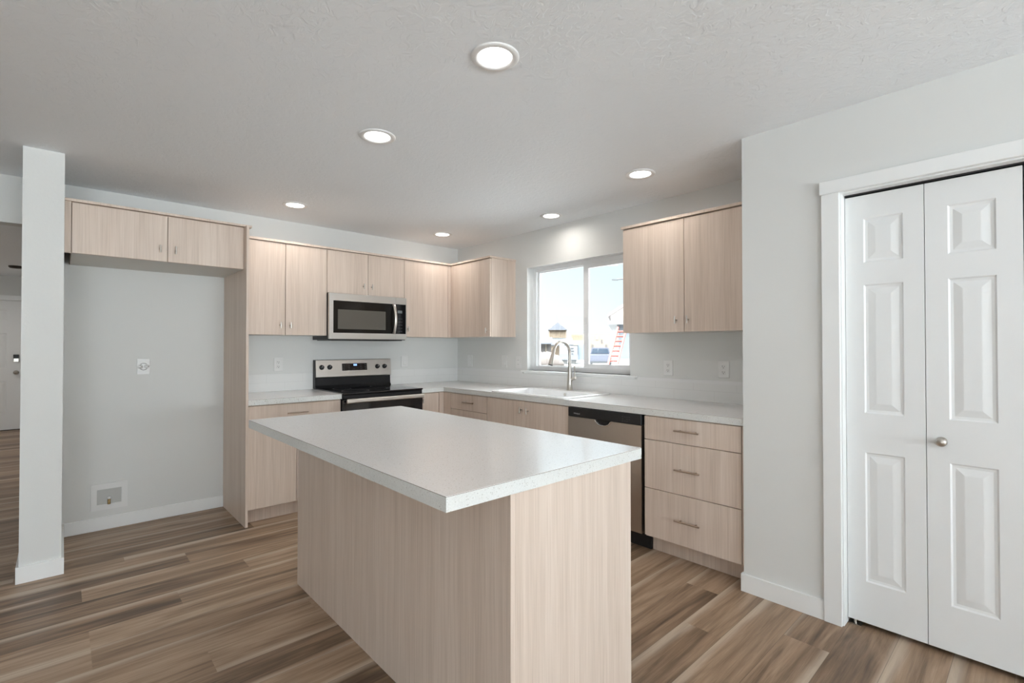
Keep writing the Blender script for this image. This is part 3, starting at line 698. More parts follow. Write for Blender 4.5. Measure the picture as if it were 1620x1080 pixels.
build('drain', MB().lathe((-0.375, -1.75, ZCT - 0.1848), (0, 0, 1), [(0.0, 0), (0.045, 0), (0.045, 0.003), (0.02, 0.001), (0.0, 0.0015)], 24), M_NICKEL, r)['label'] = 'round nickel drain'
FX, FY, FZ = -0.096, -1.765, ZCT + 0.0118
r = thing('faucet', (FX, FY, FZ), 'brushed nickel high-arc pull-down faucet behind the sink', 'faucet')
build('body', MB().lathe((FX, FY, FZ), (0, 0, 1), [(0.0, 0), (0.0285, 0), (0.0285, 0.004), (0.0255, 0.008), (0.0235, 0.06), (0.0195, 0.13), (0.0150, 0.20), (0.0130, 0.26)], 28), M_NICKEL, r)
zt = FZ + 0.26; rad = 0.098
pts = [(FX, FY, zt - 0.002)] + [(FX, FY, zt + q) for q in (0.02, 0.04)]
zc = zt + 0.055
for k in range(0, 17):
    a = math.pi * k / 16 * 0.93; pts.append((FX - rad + rad * math.cos(a), FY + 0.006 * (1 - math.cos(a)), zc + rad * math.sin(a) * 1.05))
build('spout', MB().tube(pts, 0.0125, 16), M_NICKEL, r)
ex, ey, ez = pts[-1]; px_, py_, pz_ = pts[-2]; d_ = (Vector(pts[-1]) - Vector(pts[-2])).normalized()
hd = MB().tube([Vector(pts[-1]) + d_ * q for q in (-0.004, 0.02, 0.06, 0.10, 0.118)], [0.0135, 0.0145, 0.0165, 0.0200, 0.0205], 18)
h = build('spray_head', hd, M_NICKEL, r)
build('spray_tip', MB().tube([Vector(pts[-1]) + d_ * q for q in (0.1185, 0.123)], 0.018, 18), M_BLACKP, h)
hz = FZ + 0.098
hb = MB().tube([(FX, FY - 0.012, hz - 0.012), (FX, FY - 0.035, hz), (FX, FY - 0.066, hz + 0.010)], [0.014, 0.0135, 0.0145], 16)
h = build('lever_hub', hb, M_NICKEL, r)
build('lever', MB().tube([(FX - 0.004, FY - 0.058, hz + 0.016), (FX - 0.006, FY - 0.060, hz + 0.05), (FX - 0.010, FY - 0.062, hz + 0.118)], [0.0075, 0.0058, 0.0050], 12), M_NICKEL, h)

# ================================================================== RANGE
x0, x1 = XR0 + 0.001, XR1 - 0.001
r = thing('range', ((x0 + x1) / 2, -0.33, 0), 'freestanding electric range with black glass top and steel control panel', 'stove')
yb = -0.0085
build('body', MB().box(x0, x1, -0.630, yb, 0.02, 0.905, 0.002), M_BLACK, r)
build('cooktop', MB().box(x0 - 0.0, x1 + 0.0, -0.668, -0.078, 0.9055, 0.921, 0.004), M_GLASSK, r)
for bx, by, br in ((-1.46, -0.50, 0.115), (-1.07, -0.50, 0.09), (-1.46, -0.22, 0.08), (-1.07, -0.22, 0.105)):
    build('burner_ring', MB().lathe((bx, by, 0.9212), (0, 0, 1), [(br - 0.003, 0), (br - 0.003, 0.0003), (br, 0.0003), (br, 0)], 40), M_INKD, r)
# back riser (black, concave) and slanted steel control panel
build('back_riser', MB().poly_prism([(yb, 0.9055), (-0.0775, 0.9055), (-0.0775, 0.922), (-0.062, 0.945), (-0.058, 1.018), (yb, 1.018)], 'yz', x0 + 0.004, x1 - 0.004), M_BLACK, r)
cp = build('control_panel', MB().poly_prism([(yb, 1.0185), (-0.0700, 1.0185), (-0.0745, 1.024), (-0.0600, 1.176), (-0.054, 1.181), (yb, 1.181)], 'yz', x0 + 0.004, x1), M_STEEL, r)
build('panel_side', MB().box(x0, x0 + 0.0035, -0.060, yb, 0.921, 1.180, 0.001), M_BLACK, r)
def on_panel(z, o=0.0): return -0.0745 + (z - 1.024) / 0.152 * 0.0145 - o
nrm = Vector((0, -1, -0.095)).normalized() * -1
nrm = Vector((0, -0.9955, 0.095))
for kx in (-1.586, -1.512, -1.034, -0.957):
    z = 1.112 if kx < -1.2 else 1.108
    k = MB().lathe((kx, on_panel(z), z), nrm, [(0.0, 0), (0.0225, 0), (0.0225, 0.004), (0.019, 0.007), (0.0175, 0.022), (0.015, 0.0245), (0.0, 0.0245)], 24)
    kn = build('knob', k, M_BLACKP, cp)
    build('pointer', MB().box(kx - 0.0012, kx + 0.0012, on_panel(z) - 0.0262, on_panel(z) - 0.0245, z + 0.003, z + 0.016), M_INK, kn)
dp = build('display', MB().poly_prism([(on_panel(1.076, 0.002), 1.076), (on_panel(1.143, 0.002), 1.143), (on_panel(1.143), 1.143), (on_panel(1.076), 1.076)], 'yz', -1.394, -1.143), M_GLASSK, cp)
mb = MB()
for gx in (-1.279, -1.271, -1.261, -1.253): mb.box(gx, gx + 0.005, on_panel(1.127, 0.0032), on_panel(1.127, 0.0022), 1.120, 1.136)
build('clock_digits', mb, M_DISP, dp)
for i in range(5):
    for j in range(3):
        if i in (2,) and j > 0: continue
        xx = -1.378 + i * 0.048 + (0.02 if i > 2 else 0)
        build('button_mark', MB().box(xx, xx + 0.012, on_panel(1.09 + j * 0.018, 0.0030), on_panel(1.09 + j * 0.018, 0.0021), 1.088 + j * 0.018, 1.092 + j * 0.018), M_INKD, dp)
build('front_rail', MB().box(x0, x1, -0.655, -0.6305, 0.868, 0.9045, 0.004), M_BLACK, r)
od = build('oven_door', MB().box(x0 + 0.002, x1 - 0.002, -0.668, -0.6305, 0.215, 0.866, 0.006), M_GLASSK, r)
hh = MB().box(x0 + 0.012, x1 - 0.07 + 0.058, -0.722, -0.700, 0.838, 0.874, 0.008, seg=3)
hn = build('door_handle', hh, M_STEEL, od)
build('handle_post', MB().box(x0 + 0.03, x0 + 0.05, -0.700, -0.6675, 0.842, 0.866, 0.002), M_STEEL, hn); build('handle_post', MB().box(x1 - 0.05, x1 - 0.03, -0.700, -0.6675, 0.842, 0.866, 0.002), M_STEEL, hn)
build('door_window', MB().box(x0 + 0.09, x1 - 0.09, -0.6695, -0.6682, 0.38, 0.77, 0.0005), M_MWGL, od)
build('storage_drawer', MB().box(x0 + 0.002, x1 - 0.002, -0.665, -0.6305, 0.045, 0.210, 0.005), M_STEEL, r)
for fx_ in (x0 + 0.05, x1 - 0.05):
    for fy_ in (-0.57, -0.08): build('foot', MB().tube([(fx_, fy_, 0), (fx_, fy_, 0.021)], 0.016, 12), M_BLACKP, r)

# ================================================================== MICROWAVE
mx0, mx1, mz0, mz1, my = -1.6445, -0.8880, 1.3640, 1.7715, -0.3772
r = thing('microwave', ((mx0 + mx1) / 2, -0.19, mz0), 'stainless over-the-range microwave with black glass door', 'microwave')
build('body', MB().box(mx0, mx1, my + 0.024, -0.0005, mz0, mz1 - 0.0015, 0.001), M_BLACK, r)
xs = -1.0045
us = [mx0, mx0 + 0.037, -1.028, xs]; vs = [mz0 + 0.006, mz0 + 0.060, 1.7065, mz1 - 0.001]
dr = build('door', MB().cells([us[0], us[1], us[3]], vs, lambda i, j: not (i == 1 and j == 1), my, my + 0.0235, 'xz'), M_STEEL, r)
build('door_glass', MB().box(us[1], us[3], my + 0.0025, my + 0.020, vs[1], vs[2]), M_MWGL, dr)
build('inner_screen', MB().box(mx0 + 0.078, -1.108, my + 0.0015, my + 0.0024, mz0 + 0.094, 1.630), M_MWIN, dr)
hp = []
for k in range(13):
    q = k / 12; hp.append((-1.026, my - 0.012 - 0.034 * math.sin(math.pi * q), 1.424 + (1.703 - 1.424) * q))
mb = MB(); n = len(hp); vv = []
for x_, y_, z_ in hp:
    vv += [(x_ - 0.015, y_ + 0.002, z_), (x_ - 0.006, y_ - 0.006, z_), (x_ + 0.010, y_ - 0.006, z_), (x_ + 0.015, y_ + 0.003, z_), (x_ + 0.010, y_ + 0.009, z_), (x_ - 0.010, y_ + 0.009, z_)]
mb._add(vv, [[i * 6 + k, i * 6 + (k + 1) % 6, (i + 1) * 6 + (k + 1) % 6, (i + 1) * 6 + k] for i in range(n - 1) for k in range(6)] + [list(range(6))[::-1], [(n - 1) * 6 + k for k in range(6)]], 0, True)
mb.box(-1.036, -1.018, my - 0.012, my + 0.003, 1.424, 1.440, 0.002).box(-1.036, -1.018, my - 0.012, my + 0.003, 1.687, 1.703, 0.002)
build('door_handle', mb, M_STEEL, dr)
us2 = [xs + 0.0015, mx1 - 0.006, mx1 - 0.0]
cp = build('control_frame', MB().cells(us2, vs, lambda i, j: not (i == 0 and j == 1), my, my + 0.0235, 'xz'), M_STEEL, r)
kp = build('control_panel', MB().box(us2[0], us2[1], my + 0.0025, my + 0.020, vs[1], vs[2]), M_GLASSK, cp)
build('display', MB().box(-0.982, -0.934, my + 0.0016, my + 0.0024, 1.622, 1.648), plain('dim_display', (0.16, 0.18, 0.19), 0.3), kp)
for i in range(3):
    for j in range(5): build('key_mark', MB().box(-0.981 + i * 0.019, -0.973 + i * 0.019, my + 0.0016, my + 0.0024, 1.445 + j * 0.030, 1.451 + j * 0.030), M_INKD, kp)
build('grease_vent', MB().box(mx0 + 0.03, mx1 - 0.03, my + 0.03, -0.03, mz0 - 0.006, mz0 - 0.0002, 0.001), M_BLACKP, r)

# ================================================================== DISHWASHER
y0, y1 = -2.2165, -2.8255
r = thing('dishwasher', (-0.31, (y0 + y1) / 2, 0), 'stainless dishwasher with a black top panel, between sink and drawers', 'dishwasher')
build('tub', MB().box(-0.590, -0.02, y1 - 0.0095, y0, 0.10, ZCB - 0.001), M_BLACKP, r)
wx = -0.640
# steel door with a scooped pocket handle: outline in (y, z)
ya, yb_, zt_ = y1 + 0.002, y0 - 0.001, 0.800
pts = [(yb_, 0.120), (yb_, zt_), (-2.450, zt_)]
for k in range(0, 9):
    q = k / 8; pts.append((-2.458 - 0.132 * q, zt_ - 0.034 * math.sin(math.pi * min(1, max(0, q))) ** 0.55))
pts += [(-2.598, zt_), (ya, zt_), (ya, 0.120)]
build('door', MB().poly_prism(pts, 'yz', wx, -0.592, 0), M_STEELD, r)
build('pocket_rim', MB().tube([(wx - 0.001, p_[0], p_[1] - 0.003) for p_ in pts[3:12]], 0.0048, 10), M_LIP_GLINT, r)['label'] = 'curved lip of the pocket handle, highlight put in its colour'
pn = build('control_panel', MB().box(wx - 0.002, -0.592, ya, yb_, 0.8015, 0.8680, 0.003).box(wx + 0.014, -0.592, -2.600, -2.450, 0.760, 0.8015, 0.0), M_BLACKP, r)
build('toe_kick', MB().box(-0.548, -0.536, y1 - 0.0095, y0, 0.002, 0.0995), M_BLACKP, r)
for i in range(4):
    for j in range(3):
        if (i * 3 + j) % 5 == 4: continue
        build('button_mark', MB().box(wx - 0.0026, wx - 0.0019, -2.690 - i * 0.017, -2.680 - i * 0.017, 0.815 + j * 0.014, 0.8175 + j * 0.014), M_INKD, pn)
def text_part(txt, name, size, mat, parent, loc, rot):
    cu = bpy.data.curves.new(name, 'FONT'); cu.body = txt; cu.size = size; cu.extrude = 0.0002; cu.align_x = 'CENTER'; cu.align_y = 'CENTER'
    tmp = bpy.data.objects.new(name + '_curve', cu); COL.objects.link(tmp)
    bpy.context.view_layer.update()
    me = bpy.data.meshes.new_from_object(tmp.evaluated_get(bpy.context.evaluated_depsgraph_get()))
    bpy.data.objects.remove(tmp); bpy.data.curves.remove(cu)
    o = bpy.data.objects.new(name, me); COL.objects.link(o); me.materials.clear(); me.materials.append(mat)
    o.parent = parent; o.location = Vector(loc) - world_of(parent); o.rotation_euler = rot; return o
text_part('Whirlpool', 'lettering', 0.0135, M_INK, pn, (wx - 0.0024, -2.298, 0.826), (math.pi / 2, 0, -math.pi / 2))

# ================================================================== ISLAND
ix0, ix1, iy0, iy1 = -2.6095, -1.7063, -1.6991, -3.5057
jx0, jx1, jy0, jy1 = -2.3788, -1.7695, -1.764, -3.4995
r = thing('island_cabinet', ((jx0 + jx1) / 2, (jy0 + jy1) / 2, 0), 'pale wood kitchen island base with plain panels, in the middle of the floor', 'kitchen island')
ys = -2.632
build('back_panel', MB().box(jx0, jx0 + 0.018, ys + 0.0003, jy0 - 0.0, 0, ZCB - 0.0005), M_WOOD, r)
build('back_panel', MB().box(jx0, jx0 + 0.018, jy1 + 0.0, ys - 0.0003, 0, ZCB - 0.0005), M_WOOD, r)
build('end_panel', MB().box(jx0 + 0.0185, jx1, jy1, jy1 + 0.018, 0, ZCB - 0.0005, 0.0005), M_WOOD, r)
build('end_panel', MB().box(jx0 + 0.0185, jx1, jy0 - 0.018, jy0, 0, ZCB - 0.0005, 0.0005), M_WOOD, r)
build('carcass', MB().box(jx0 + 0.0185, jx1 - 0.021, jy1 + 0.0185, jy0 - 0.0185, 0.109, ZCB - 0.001), M_WOOD, r)
build('toe_kick', MB().box(jx1 - 0.09, jx1 - 0.078, jy1 + 0.0185, jy0 - 0.0185, 0, 0.1085), M_WOOD, r)
yy = [jy1 + 0.019, -2.92, -2.345, jy0 - 0.019]
for a, b in zip(yy[:-1], yy[1:]):
    build('door', MB().box(jx1 - 0.0205, jx1 - 0.0015, a + G, b - G, 0.11, 0.866, 0.0008), M_WOOD, r)
mb = MB().cells([ix0, ix1], [iy1, iy0], lambda i, j: True, ZCB, ZCT, 'xy', (0, 1, 2), BND)
tag(build('island_worktop', mb, CM), 'large white speckled worktop overhanging the island base', 'countertop')

# ================================================================== WALL PLATES
def plate(name, axis, c, z, w, h, label, cat, kind, group=None):
    """axis 'y': on the back wall; 'x': on the window wall"""
    P = (lambda a, o, zz: (c + a, -o, z + zz)) if axis == 'y' else (lambda a, o, zz: (-o, c - a, z + zz))
    def bx(m, a0, a1, o0, o1, z0, z1, bev=0.0, mat=0):
        p, q = P(a0, o0, z0), P(a1, o1, z1); return m.box(p[0], q[0], p[1], q[1], p[2], q[2], bev, mat)
    r = thing(name, P(0, 0, 0), label, cat, group)
    build('cover_plate', bx(MB(), -w / 2, w / 2, 0.0004, 0.006, -h / 2, h / 2, 0.002), M_PLATE, r)
    ax = (0, -1, 0) if axis == 'y' else (-1, 0, 0)
    if kind == 'duplex':
        for zo in (0.0195, -0.0195):
            rc = build('receptacle', bx(MB(), -0.0165, 0.0165, 0.006, 0.0085, zo - 0.0145, zo + 0.0145, 0.001), M_PLATE, r)
            m = MB(); bx(m, -0.0078, -0.0052, 0.0085, 0.0088, zo - 0.002, zo + 0.008); bx(m, 0.0052, 0.0078, 0.0085, 0.0088, zo - 0.002, zo + 0.0065)
            m.lathe(P(0, 0.0085, zo - 0.008), ax, [(0.0, 0), (0.0028, 0), (0.0028, 0.0003), (0.0, 0.0003)], 12)
            build('slots', m, M_SLOT, rc)
        build('screw', MB().lathe(P(0, 0.006, 0), ax, [(0.0032, 0), (0.0032, 0.0008), (0.0, 0.0012)], 12), M_PLATE, r)
    elif kind == 'rocker':
        bzl = build('rocker_frame', bx(MB(), -0.0175, 0.0175, 0.006, 0.0075, -0.034, 0.034, 0.0008), M_PLATE, r)
        m = MB().poly_prism([], 'yz', 0, 0) if False else MB()
        ptsr = [(-0.0155, 0.0076, -0.032), (0.0155, 0.0076, -0.032), (0.0155, 0.0115, -0.031), (-0.0155, 0.0115, -0.031), (-0.0155, 0.0076, 0.032), (0.0155, 0.0076, 0.032), (0.0155, 0.0082, 0.031), (-0.0155, 0.0082, 0.031), (-0.0155, 0.0084, 0.0), (0.0155, 0.0084, 0.0)]
        m._add([P(*q) for q in ptsr], [[0, 1, 2, 3], [3, 2, 9, 8], [8, 9, 6, 7], [7, 6, 5, 4], [0, 3, 8, 7, 4], [1, 5, 6, 9, 2], [0, 4, 5, 1]])
        build('rocker', m, M_PLATE, r)
    elif kind == 'gfci':
        f_ = build('receptacle', bx(MB(), -0.0170, 0.0170, 0.006, 0.0085, -0.034, 0.034, 0.001), M_PLATE, r)
        for zo in (0.021, -0.021):
            for a_ in (-0.0078, 0.0052): build('slot', bx(MB(), a_, a_ + 0.0026, 0.0085, 0.0088, zo - 0.002, zo + 0.006), M_SLOT, f_)
        build('test_buttons', bx(bx(MB(), -0.008, 0.008, 0.0085, 0.0098, 0.001, 0.006, 0.0005), -0.008, 0.008, 0.0085, 0.0098, -0.006, -0.001, 0.0005), M_PLATE, f_)
    elif kind == 'fridge':
        for s in (-0.0195, 0.0195):      # two round-ended sockets lying side by side
            rc = build('receptacle', MB().lathe(P(s, 0.006, 0), ax, [(0.0, 0), (0.0165, 0), (0.0165, 0.0025), (0.0, 0.0025)], 20), M_PLATE, r)
            m = MB(); bx(m, s - 0.006, s + 0.003, 0.0085, 0.0089, 0.0055, 0.0080); bx(m, s - 0.006, s + 0.003, 0.0085, 0.0089, -0.0080, -0.0055)
            m.lathe(P(s + 0.0085, 0.0085, 0), ax, [(0.0, 0), (0.0027, 0), (0.0027, 0.0004), (0.0, 0.0004)], 12)
            build('slots', m, M_SLOT, rc)
        m = MB()
        m.lathe(P(0, 0.006, 0.0), ax, [(0.0265, 0), (0.0265, 0.0012), (0.0235, 0.0012), (0.0235, 0)], 28); build('socket_ring', m, M_SLOT, r)
    return r
plate('wall_outlet', 'y', -2.891, 1.154, 0.078, 0.118, 'white double outlet alone in the empty fridge recess', 'outlet', 'fridge')
plate('wall_outlet', 'y', -1.9415, 1.147, 0.076, 0.118, 'white duplex outlet above the short worktop left of the range', 'outlet', 'duplex')
plate('light_switch', 'y', -0.691, 1.147, 0.076, 0.118, 'white rocker switch between the range and the corner', 'switch', 'rocker')
plate('light_switch', 'x', -0.236, 1.144, 0.084, 0.125, 'white rocker switch nearest the corner on the window wall', 'switch', 'rocker')
plate('light_switch', 'x', -0.809, 1.150, 0.082, 0.122, 'white rocker switch below the corner cabinet, beside the outlet by the window', 'switch', 'rocker')
plate('wall_outlet', 'x', -1.020, 1.146, 0.080, 0.122, 'white outlet with test buttons just left of the window', 'outlet', 'gfci')
plate('wall_outlet', 'x', -2.649, 1.1425, 0.076, 0.115, 'white duplex outlet just right of the window', 'outlet', 'duplex')
plate('wall_outlet', 'x', -3.0655, 1.1435, 0.076, 0.113, 'white duplex outlet next to the pantry wall', 'outlet', 'duplex')
# recessed water supply box low in the fridge recess
bx0, bx1, bz0, bz1 = -3.183, -2.9795, 0.1415, 0.3275; ix_0, ix_1, iz_0, iz_1 = -3.1500, -3.0145, 0.1800, 0.2870
r = thing('water_supply_box', ((bx0 + bx1) / 2, 0, bz0), 'white square water supply box low on the fridge recess wall', 'water box')
build('face_frame', MB().cells([bx0, ix_0, ix_1, bx1], [bz0, iz_0, iz_1, bz1], lambda i, j: not (i == 1 and j == 1), -0.0110, -0.0005, 'xz'), M_PLATE, r)
build('recess', MB().box(ix_0, ix_1, -0.0025, -0.0006, iz_0, iz_1), plain('grey_plastic', (0.50, 0.50, 0.48), 0.5), r)
vb = MB().tube([(-3.084, -0.014, 0.178), (-3.084, -0.014, 0.215)], 0.009, 14).tube([(-3.084, -0.004, 0.2), (-3.084, -0.024, 0.2)], 0.006, 12)
v = build('valve', vb, M_BRASS, r); v['label'] = 'small brass valve'
build('valve_cap', MB().lathe((-3.084, -0.014, 0.2155), (0, 0, 1), [(0.0, 0), (0.012, 0), (0.013, 0.008), (0.010, 0.016), (0.0, 0.018)], 16), M_LAMPRING, v)

# ================================================================== RECESSED LIGHTS
def downlight(x, y, label, watts=LAMP_WATTS):
    r = thing('recessed_light', (x, y, H), label, 'ceiling light', 'recessed lights in the kitchen ceiling')
    build('trim_ring', MB().lathe((x, y, H), (0, 0, -1), [(0.094, 0.0002), (0.094, 0.003), (0.088, 0.0065), (0.074, 0.007), (0.067, 0.004), (0.0655, 0.0015), (0.0655, 0.0002)], 48), M_LAMPRING, r)
    build('lens', MB()._disc((x, y, H - 0.0022), 0.0652), M_LAMP, r)
    lo = light('AREA', 'led_beam', (0, 0, -0.004), (0, 0, -1), watts, (1.0, 0.935, 0.87), shape='DISK', size=0.128, spread=math.radians(165))
    lo.parent = r
def _disc(s, c, rad, n=48):
    vs_ = [(c[0] + rad * math.cos(2 * math.pi * k / n), c[1] + rad * math.sin(2 * math.pi * k / n), c[2]) for k in range(n)]
    s._add(vs_ + [(p_[0], p_[1], c[2] + 0.0018) for p_ in vs_], [list(range(n))[::-1], list(range(n, 2 * n))] + [[k, (k + 1) % n, n + (k + 1) % n, n + k] for k in range(n)]); return s
MB._disc = _disc
for x, y, lb in ((-2.118, -3.126, 'recessed ceiling light over the near end of the island, largest in view'),
                 (-2.114, -2.163, 'recessed ceiling light over the far end of the island'),
                 (-0.592, -2.792, 'recessed ceiling light in front of the cabinet right of the window'),
                 (-1.995, -0.567, 'recessed ceiling light in front of the cabinet left of the microwave'),
                 (-0.276, -1.715, 'recessed ceiling light close above the kitchen window'),
                 (-0.564, -0.513, 'recessed ceiling light in the corner where the wall cabinets meet'),
                 (-4.55, 2.4, 'added recessed light, out of view, in the near half of the entry hall'),
                 (-4.55, 5.0, 'added recessed light, out of view, before the entry hall door')):
    downlight(x, y, lb, LAMP_WATTS if y < 0 else 7.0)  # both hall lights are added and made stronger to brighten the hall
r = thing('smoke_detector', (-3.815, 5.05, H), 'small dark round fixture on the hall ceiling beside the stub wall', 'ceiling fixture')
build('housing', MB().lathe((-3.815, 5.05, H), (0, 0, -1), [(0.075, 0.0), (0.075, 0.014), (0.06, 0.030), (0.0, 0.034)], 24), M_DARKM, r)

# ================================================================== OUTSIDE
GZ = -0.6
def xplain(name, col, rough=0.8): return plain(name, tuple(c * 0.27 for c in col), rough, bump=(8, 0.1))
X_SNOW = plain('pale_dry_ground', (0.22, 0.215, 0.21), 0.9, bump=(8, 0.1)); X_DIRT = xplain('pinkish_soil', (0.28, 0.23, 0.205))
X_OSB = xplain('raw_sheathing', (0.76, 0.58, 0.42)); X_STUD = xplain('framing_lumber', (0.82, 0.68, 0.50)); X_ROOF = xplain('pale_slate_shingles', (0.36, 0.38, 0.44)); X_ROOFD = xplain('blue_grey_roofing', (0.15, 0.17, 0.19))
X_WHITE = xplain('white_siding', (0.60, 0.61, 0.63), 0.5); X_BLUE = xplain('pale_blue_siding', (0.52, 0.60, 0.68)); X_TAN = xplain('tan_shingles', (0.95, 0.85, 0.80)); X_DK = xplain('dark_opening', (0.30, 0.27, 0.26))
X_SILVER = plain('silver_car_paint', (0.095, 0.10, 0.125), 0.35, 0.2); X_GLS = plain('dark_car_glass', (0.03, 0.045, 0.065), 0.1); X_TYRE = plain('tyre_rubber', (0.06, 0.06, 0.06), 0.8); X_RED = plain('orange_red_fibreglass', (0.21, 0.034, 0.024), 0.5); X_LTR = plain('red_tail_lamp', (0.6, 0.08, 0.06), 0.3); X_GREY = plain('galvanised_pole', (0.045, 0.048, 0.052), 0.5)
struct('ground', MB().box(0.30, 300, -120, 300, GZ - 0.2, GZ), X_SNOW, 'pale open building-site ground beyond the window', 'ground')

# local frame for outdoor things: F = away from the kitchen along the view, R = to the right
C0 = Vector((-3.3402, -4.5509, 0)); Fh = Vector((math.sin(yaw), math.cos(yaw), 0)); Rh = Vector((math.cos(yaw), -math.sin(yaw), 0))
def loc2(u, dist): return C0 + Fh * dist + Rh * ((u - 810) / f_px * dist)
class OB(MB):
    """boxes in a frame square to the line of sight from the kitchen: a = right, b = away, z = up"""
    def __init__(s, o):
        super().__init__(); s.o = Vector((o[0], o[1], 0)); s.F = (s.o - C0).normalized(); s.R = Vector((s.F.y, -s.F.x, 0))
    def P(s, a, b, z): q = s.o + s.R * a + s.F * b; return (q.x, q.y, z)
    def bx(s, a0, a1, b0, b1, z0, z1, mat=0):
        vs_ = [s.P(a, b, z) for z in (z0, z1) for a, b in ((a0, b0), (a1, b0), (a1, b1), (a0, b1))]
        s._add(vs_, [[3, 2, 1, 0], [4, 5, 6, 7], [0, 1, 5, 4], [1, 2, 6, 5], [2, 3, 7, 6], [3, 0, 4, 7]], mat); return s
    def prism(s, pts, b0, b1, mat=0):       # outline in (a, z)
        n = len(pts); s._add([s.P(a, b0, z) for a, z in pts] + [s.P(a, b1, z) for a, z in pts], [list(range(n))[::-1], list(range(n, 2 * n))] + [[i, (i + 1) % n, n + (i + 1) % n, n + i] for i in range(n)], mat); return s
    def prism_side(s, pts, a0, a1, mat=0):  # outline in (b, z)
        n = len(pts); s._add([s.P(a0, b, z) for b, z in pts] + [s.P(a1, b, z) for b, z in pts], [list(range(n)), list(range(n, 2 * n))[::-1]] + [[i, (i + 1) % n, n + (i + 1) % n, n + i] for i in range(n)], mat); return s
def zat(v, dist): return 1.2994 + (548.6 - v) / f_px * dist
def aat(u, u0, dist): return (u - u0) / f_px * dist

# framed two-storey house, with a lower front roof
D = 75.0; o = loc2(884, D)
r = thing('framed_house', (o.x, o.y, GZ), 'half-built house with pale gabled roof over raw timber walls, behind the faucet', 'house')
A = lambda u: aat(u, 884, D)
build('wall', OB(o).bx(A(868.5), A(895.8), 0, 9, GZ, zat(522, D)), X_OSB, r)
m = OB(o)
for k in range(9): m.bx(A(869.5 + k * 3.1), A(870.2 + k * 3.1), -0.12, -0.01, zat(535, D), zat(523.5, D))
build('framing_studs', m, X_STUD, r)
build('roof', OB(o).prism([(A(867), zat(522, D)), (A(897), zat(522, D)), (A(882.5), zat(510.5, D))], -0.6, 9.6), X_ROOF, r)
build('porch_roof', OB(o).prism_side([(-6.5, zat(545, D - 6.5)), (0, zat(534.5, D)), (0, zat(537, D)), (-6.5, zat(547, D - 6.5))], A(866), A(905)), X_ROOFD, r)
m = OB(o)
for u in (867, 874, 892, 904): m.bx(A(u), A(u + 0.7), -6.2, -6.0, GZ, zat(546, D - 6.2))
build('porch_posts', m, X_STUD, r)
# house at the left edge
D = 56.0; o = loc2(855, D); A = lambda u: aat(u, 855, D)
r = thing('framed_house', (o.x, o.y, GZ), 'pale house under a low roof at the left edge of the window', 'house')
build('wall', OB(o).bx(A(840), A(872), 0, 8, GZ, zat(540, D)), X_DK, r); build('gable', OB(o).prism([(A(838), zat(534, D)), (A(868), zat(534, D)), (A(851), zat(505, D))], 2.0, 8), xplain('pale_cream_gable', (0.80, 0.74, 0.66)), r)
build('roof', OB(o).prism_side([(-1.2, zat(541.5, D)), (2, zat(533, D)), (2, zat(537, D)), (-1.2, zat(544, D))], A(838), A(874)), X_ROOF, r)
build('wall_stud', OB(o).bx(A(863.0), A(864.5), -0.1, 0, GZ, zat(541, D)), X_STUD, r)
# row of framed walls
D = 110.0; o = loc2(914, D); A = lambda u: aat(u, 914, D)
r = thing('framed_house', (o.x, o.y, GZ), 'distant orange timber-framed house just left of the window mullion', 'house')
build('wall', OB(o).bx(A(899), A(926), 0, 9, GZ, zat(527.5, D)), X_STUD, r)
m = OB(o)
for k in range(7): m.bx(A(904.5 + k * 2.6), A(905.6 + k * 2.6), -0.15, -0.01, zat(537, D), zat(529, D))
build('framing_studs', m, xplain('orange_stud', (0.78, 0.50, 0.34)), r)
D = 88.0; o = loc2(950, D); A = lambda u: aat(u, 950, D)
r = thing('framed_house', (o.x, o.y, GZ), 'flat-topped brown sheathed house behind the pickup truck', 'house')
build('wall', OB(o).bx(A(934), A(965), 0, 10, GZ, zat(527.5, D)), xplain('brown_sheathing', (0.60, 0.50, 0.41)), r)
for a, b, c, d2 in ((942.5, 946.5, 530, 537), (951, 953, 537, 543), (957.5, 960.5, 545, 551), (936, 939, 545, 551)):
    build('window_opening', OB(o).bx(A(a), A(b), -0.08, -0.005, zat(d2, D), zat(c, D)), X_STUD if c == 530 else X_DK, r)
# soil heap
def heap(u, D, w, h, label):
    o = loc2(u, D); bm = bmesh.new(); bmesh.ops.create_uvsphere(bm, u_segments=24, v_segments=12, radius=1)
    rg = random.Random(3); m = MB()
    for q in bm.verts: q.co = Vector((q.co.x * w * (1 + rg.uniform(-.06, .06)), q.co.y * w * 0.6, max(q.co.z, 0) * h * (1 + rg.uniform(-.12, .12))))
    bm.verts.index_update(); m._add([(o.x + (Rh * q.co.x + Fh * q.co.y).x, o.y + (Rh * q.co.x + Fh * q.co.y).y, GZ + q.co.z) for q in bm.verts], [[q.index for q in f_.verts] for f_ in bm.faces], 0, True); bm.free()
    tag(build('soil_heap', m, X_DIRT), label, 'soil heap')
heap(861, 49, 2.0, 1.35, 'pinkish soil heap at the lower left of the window')
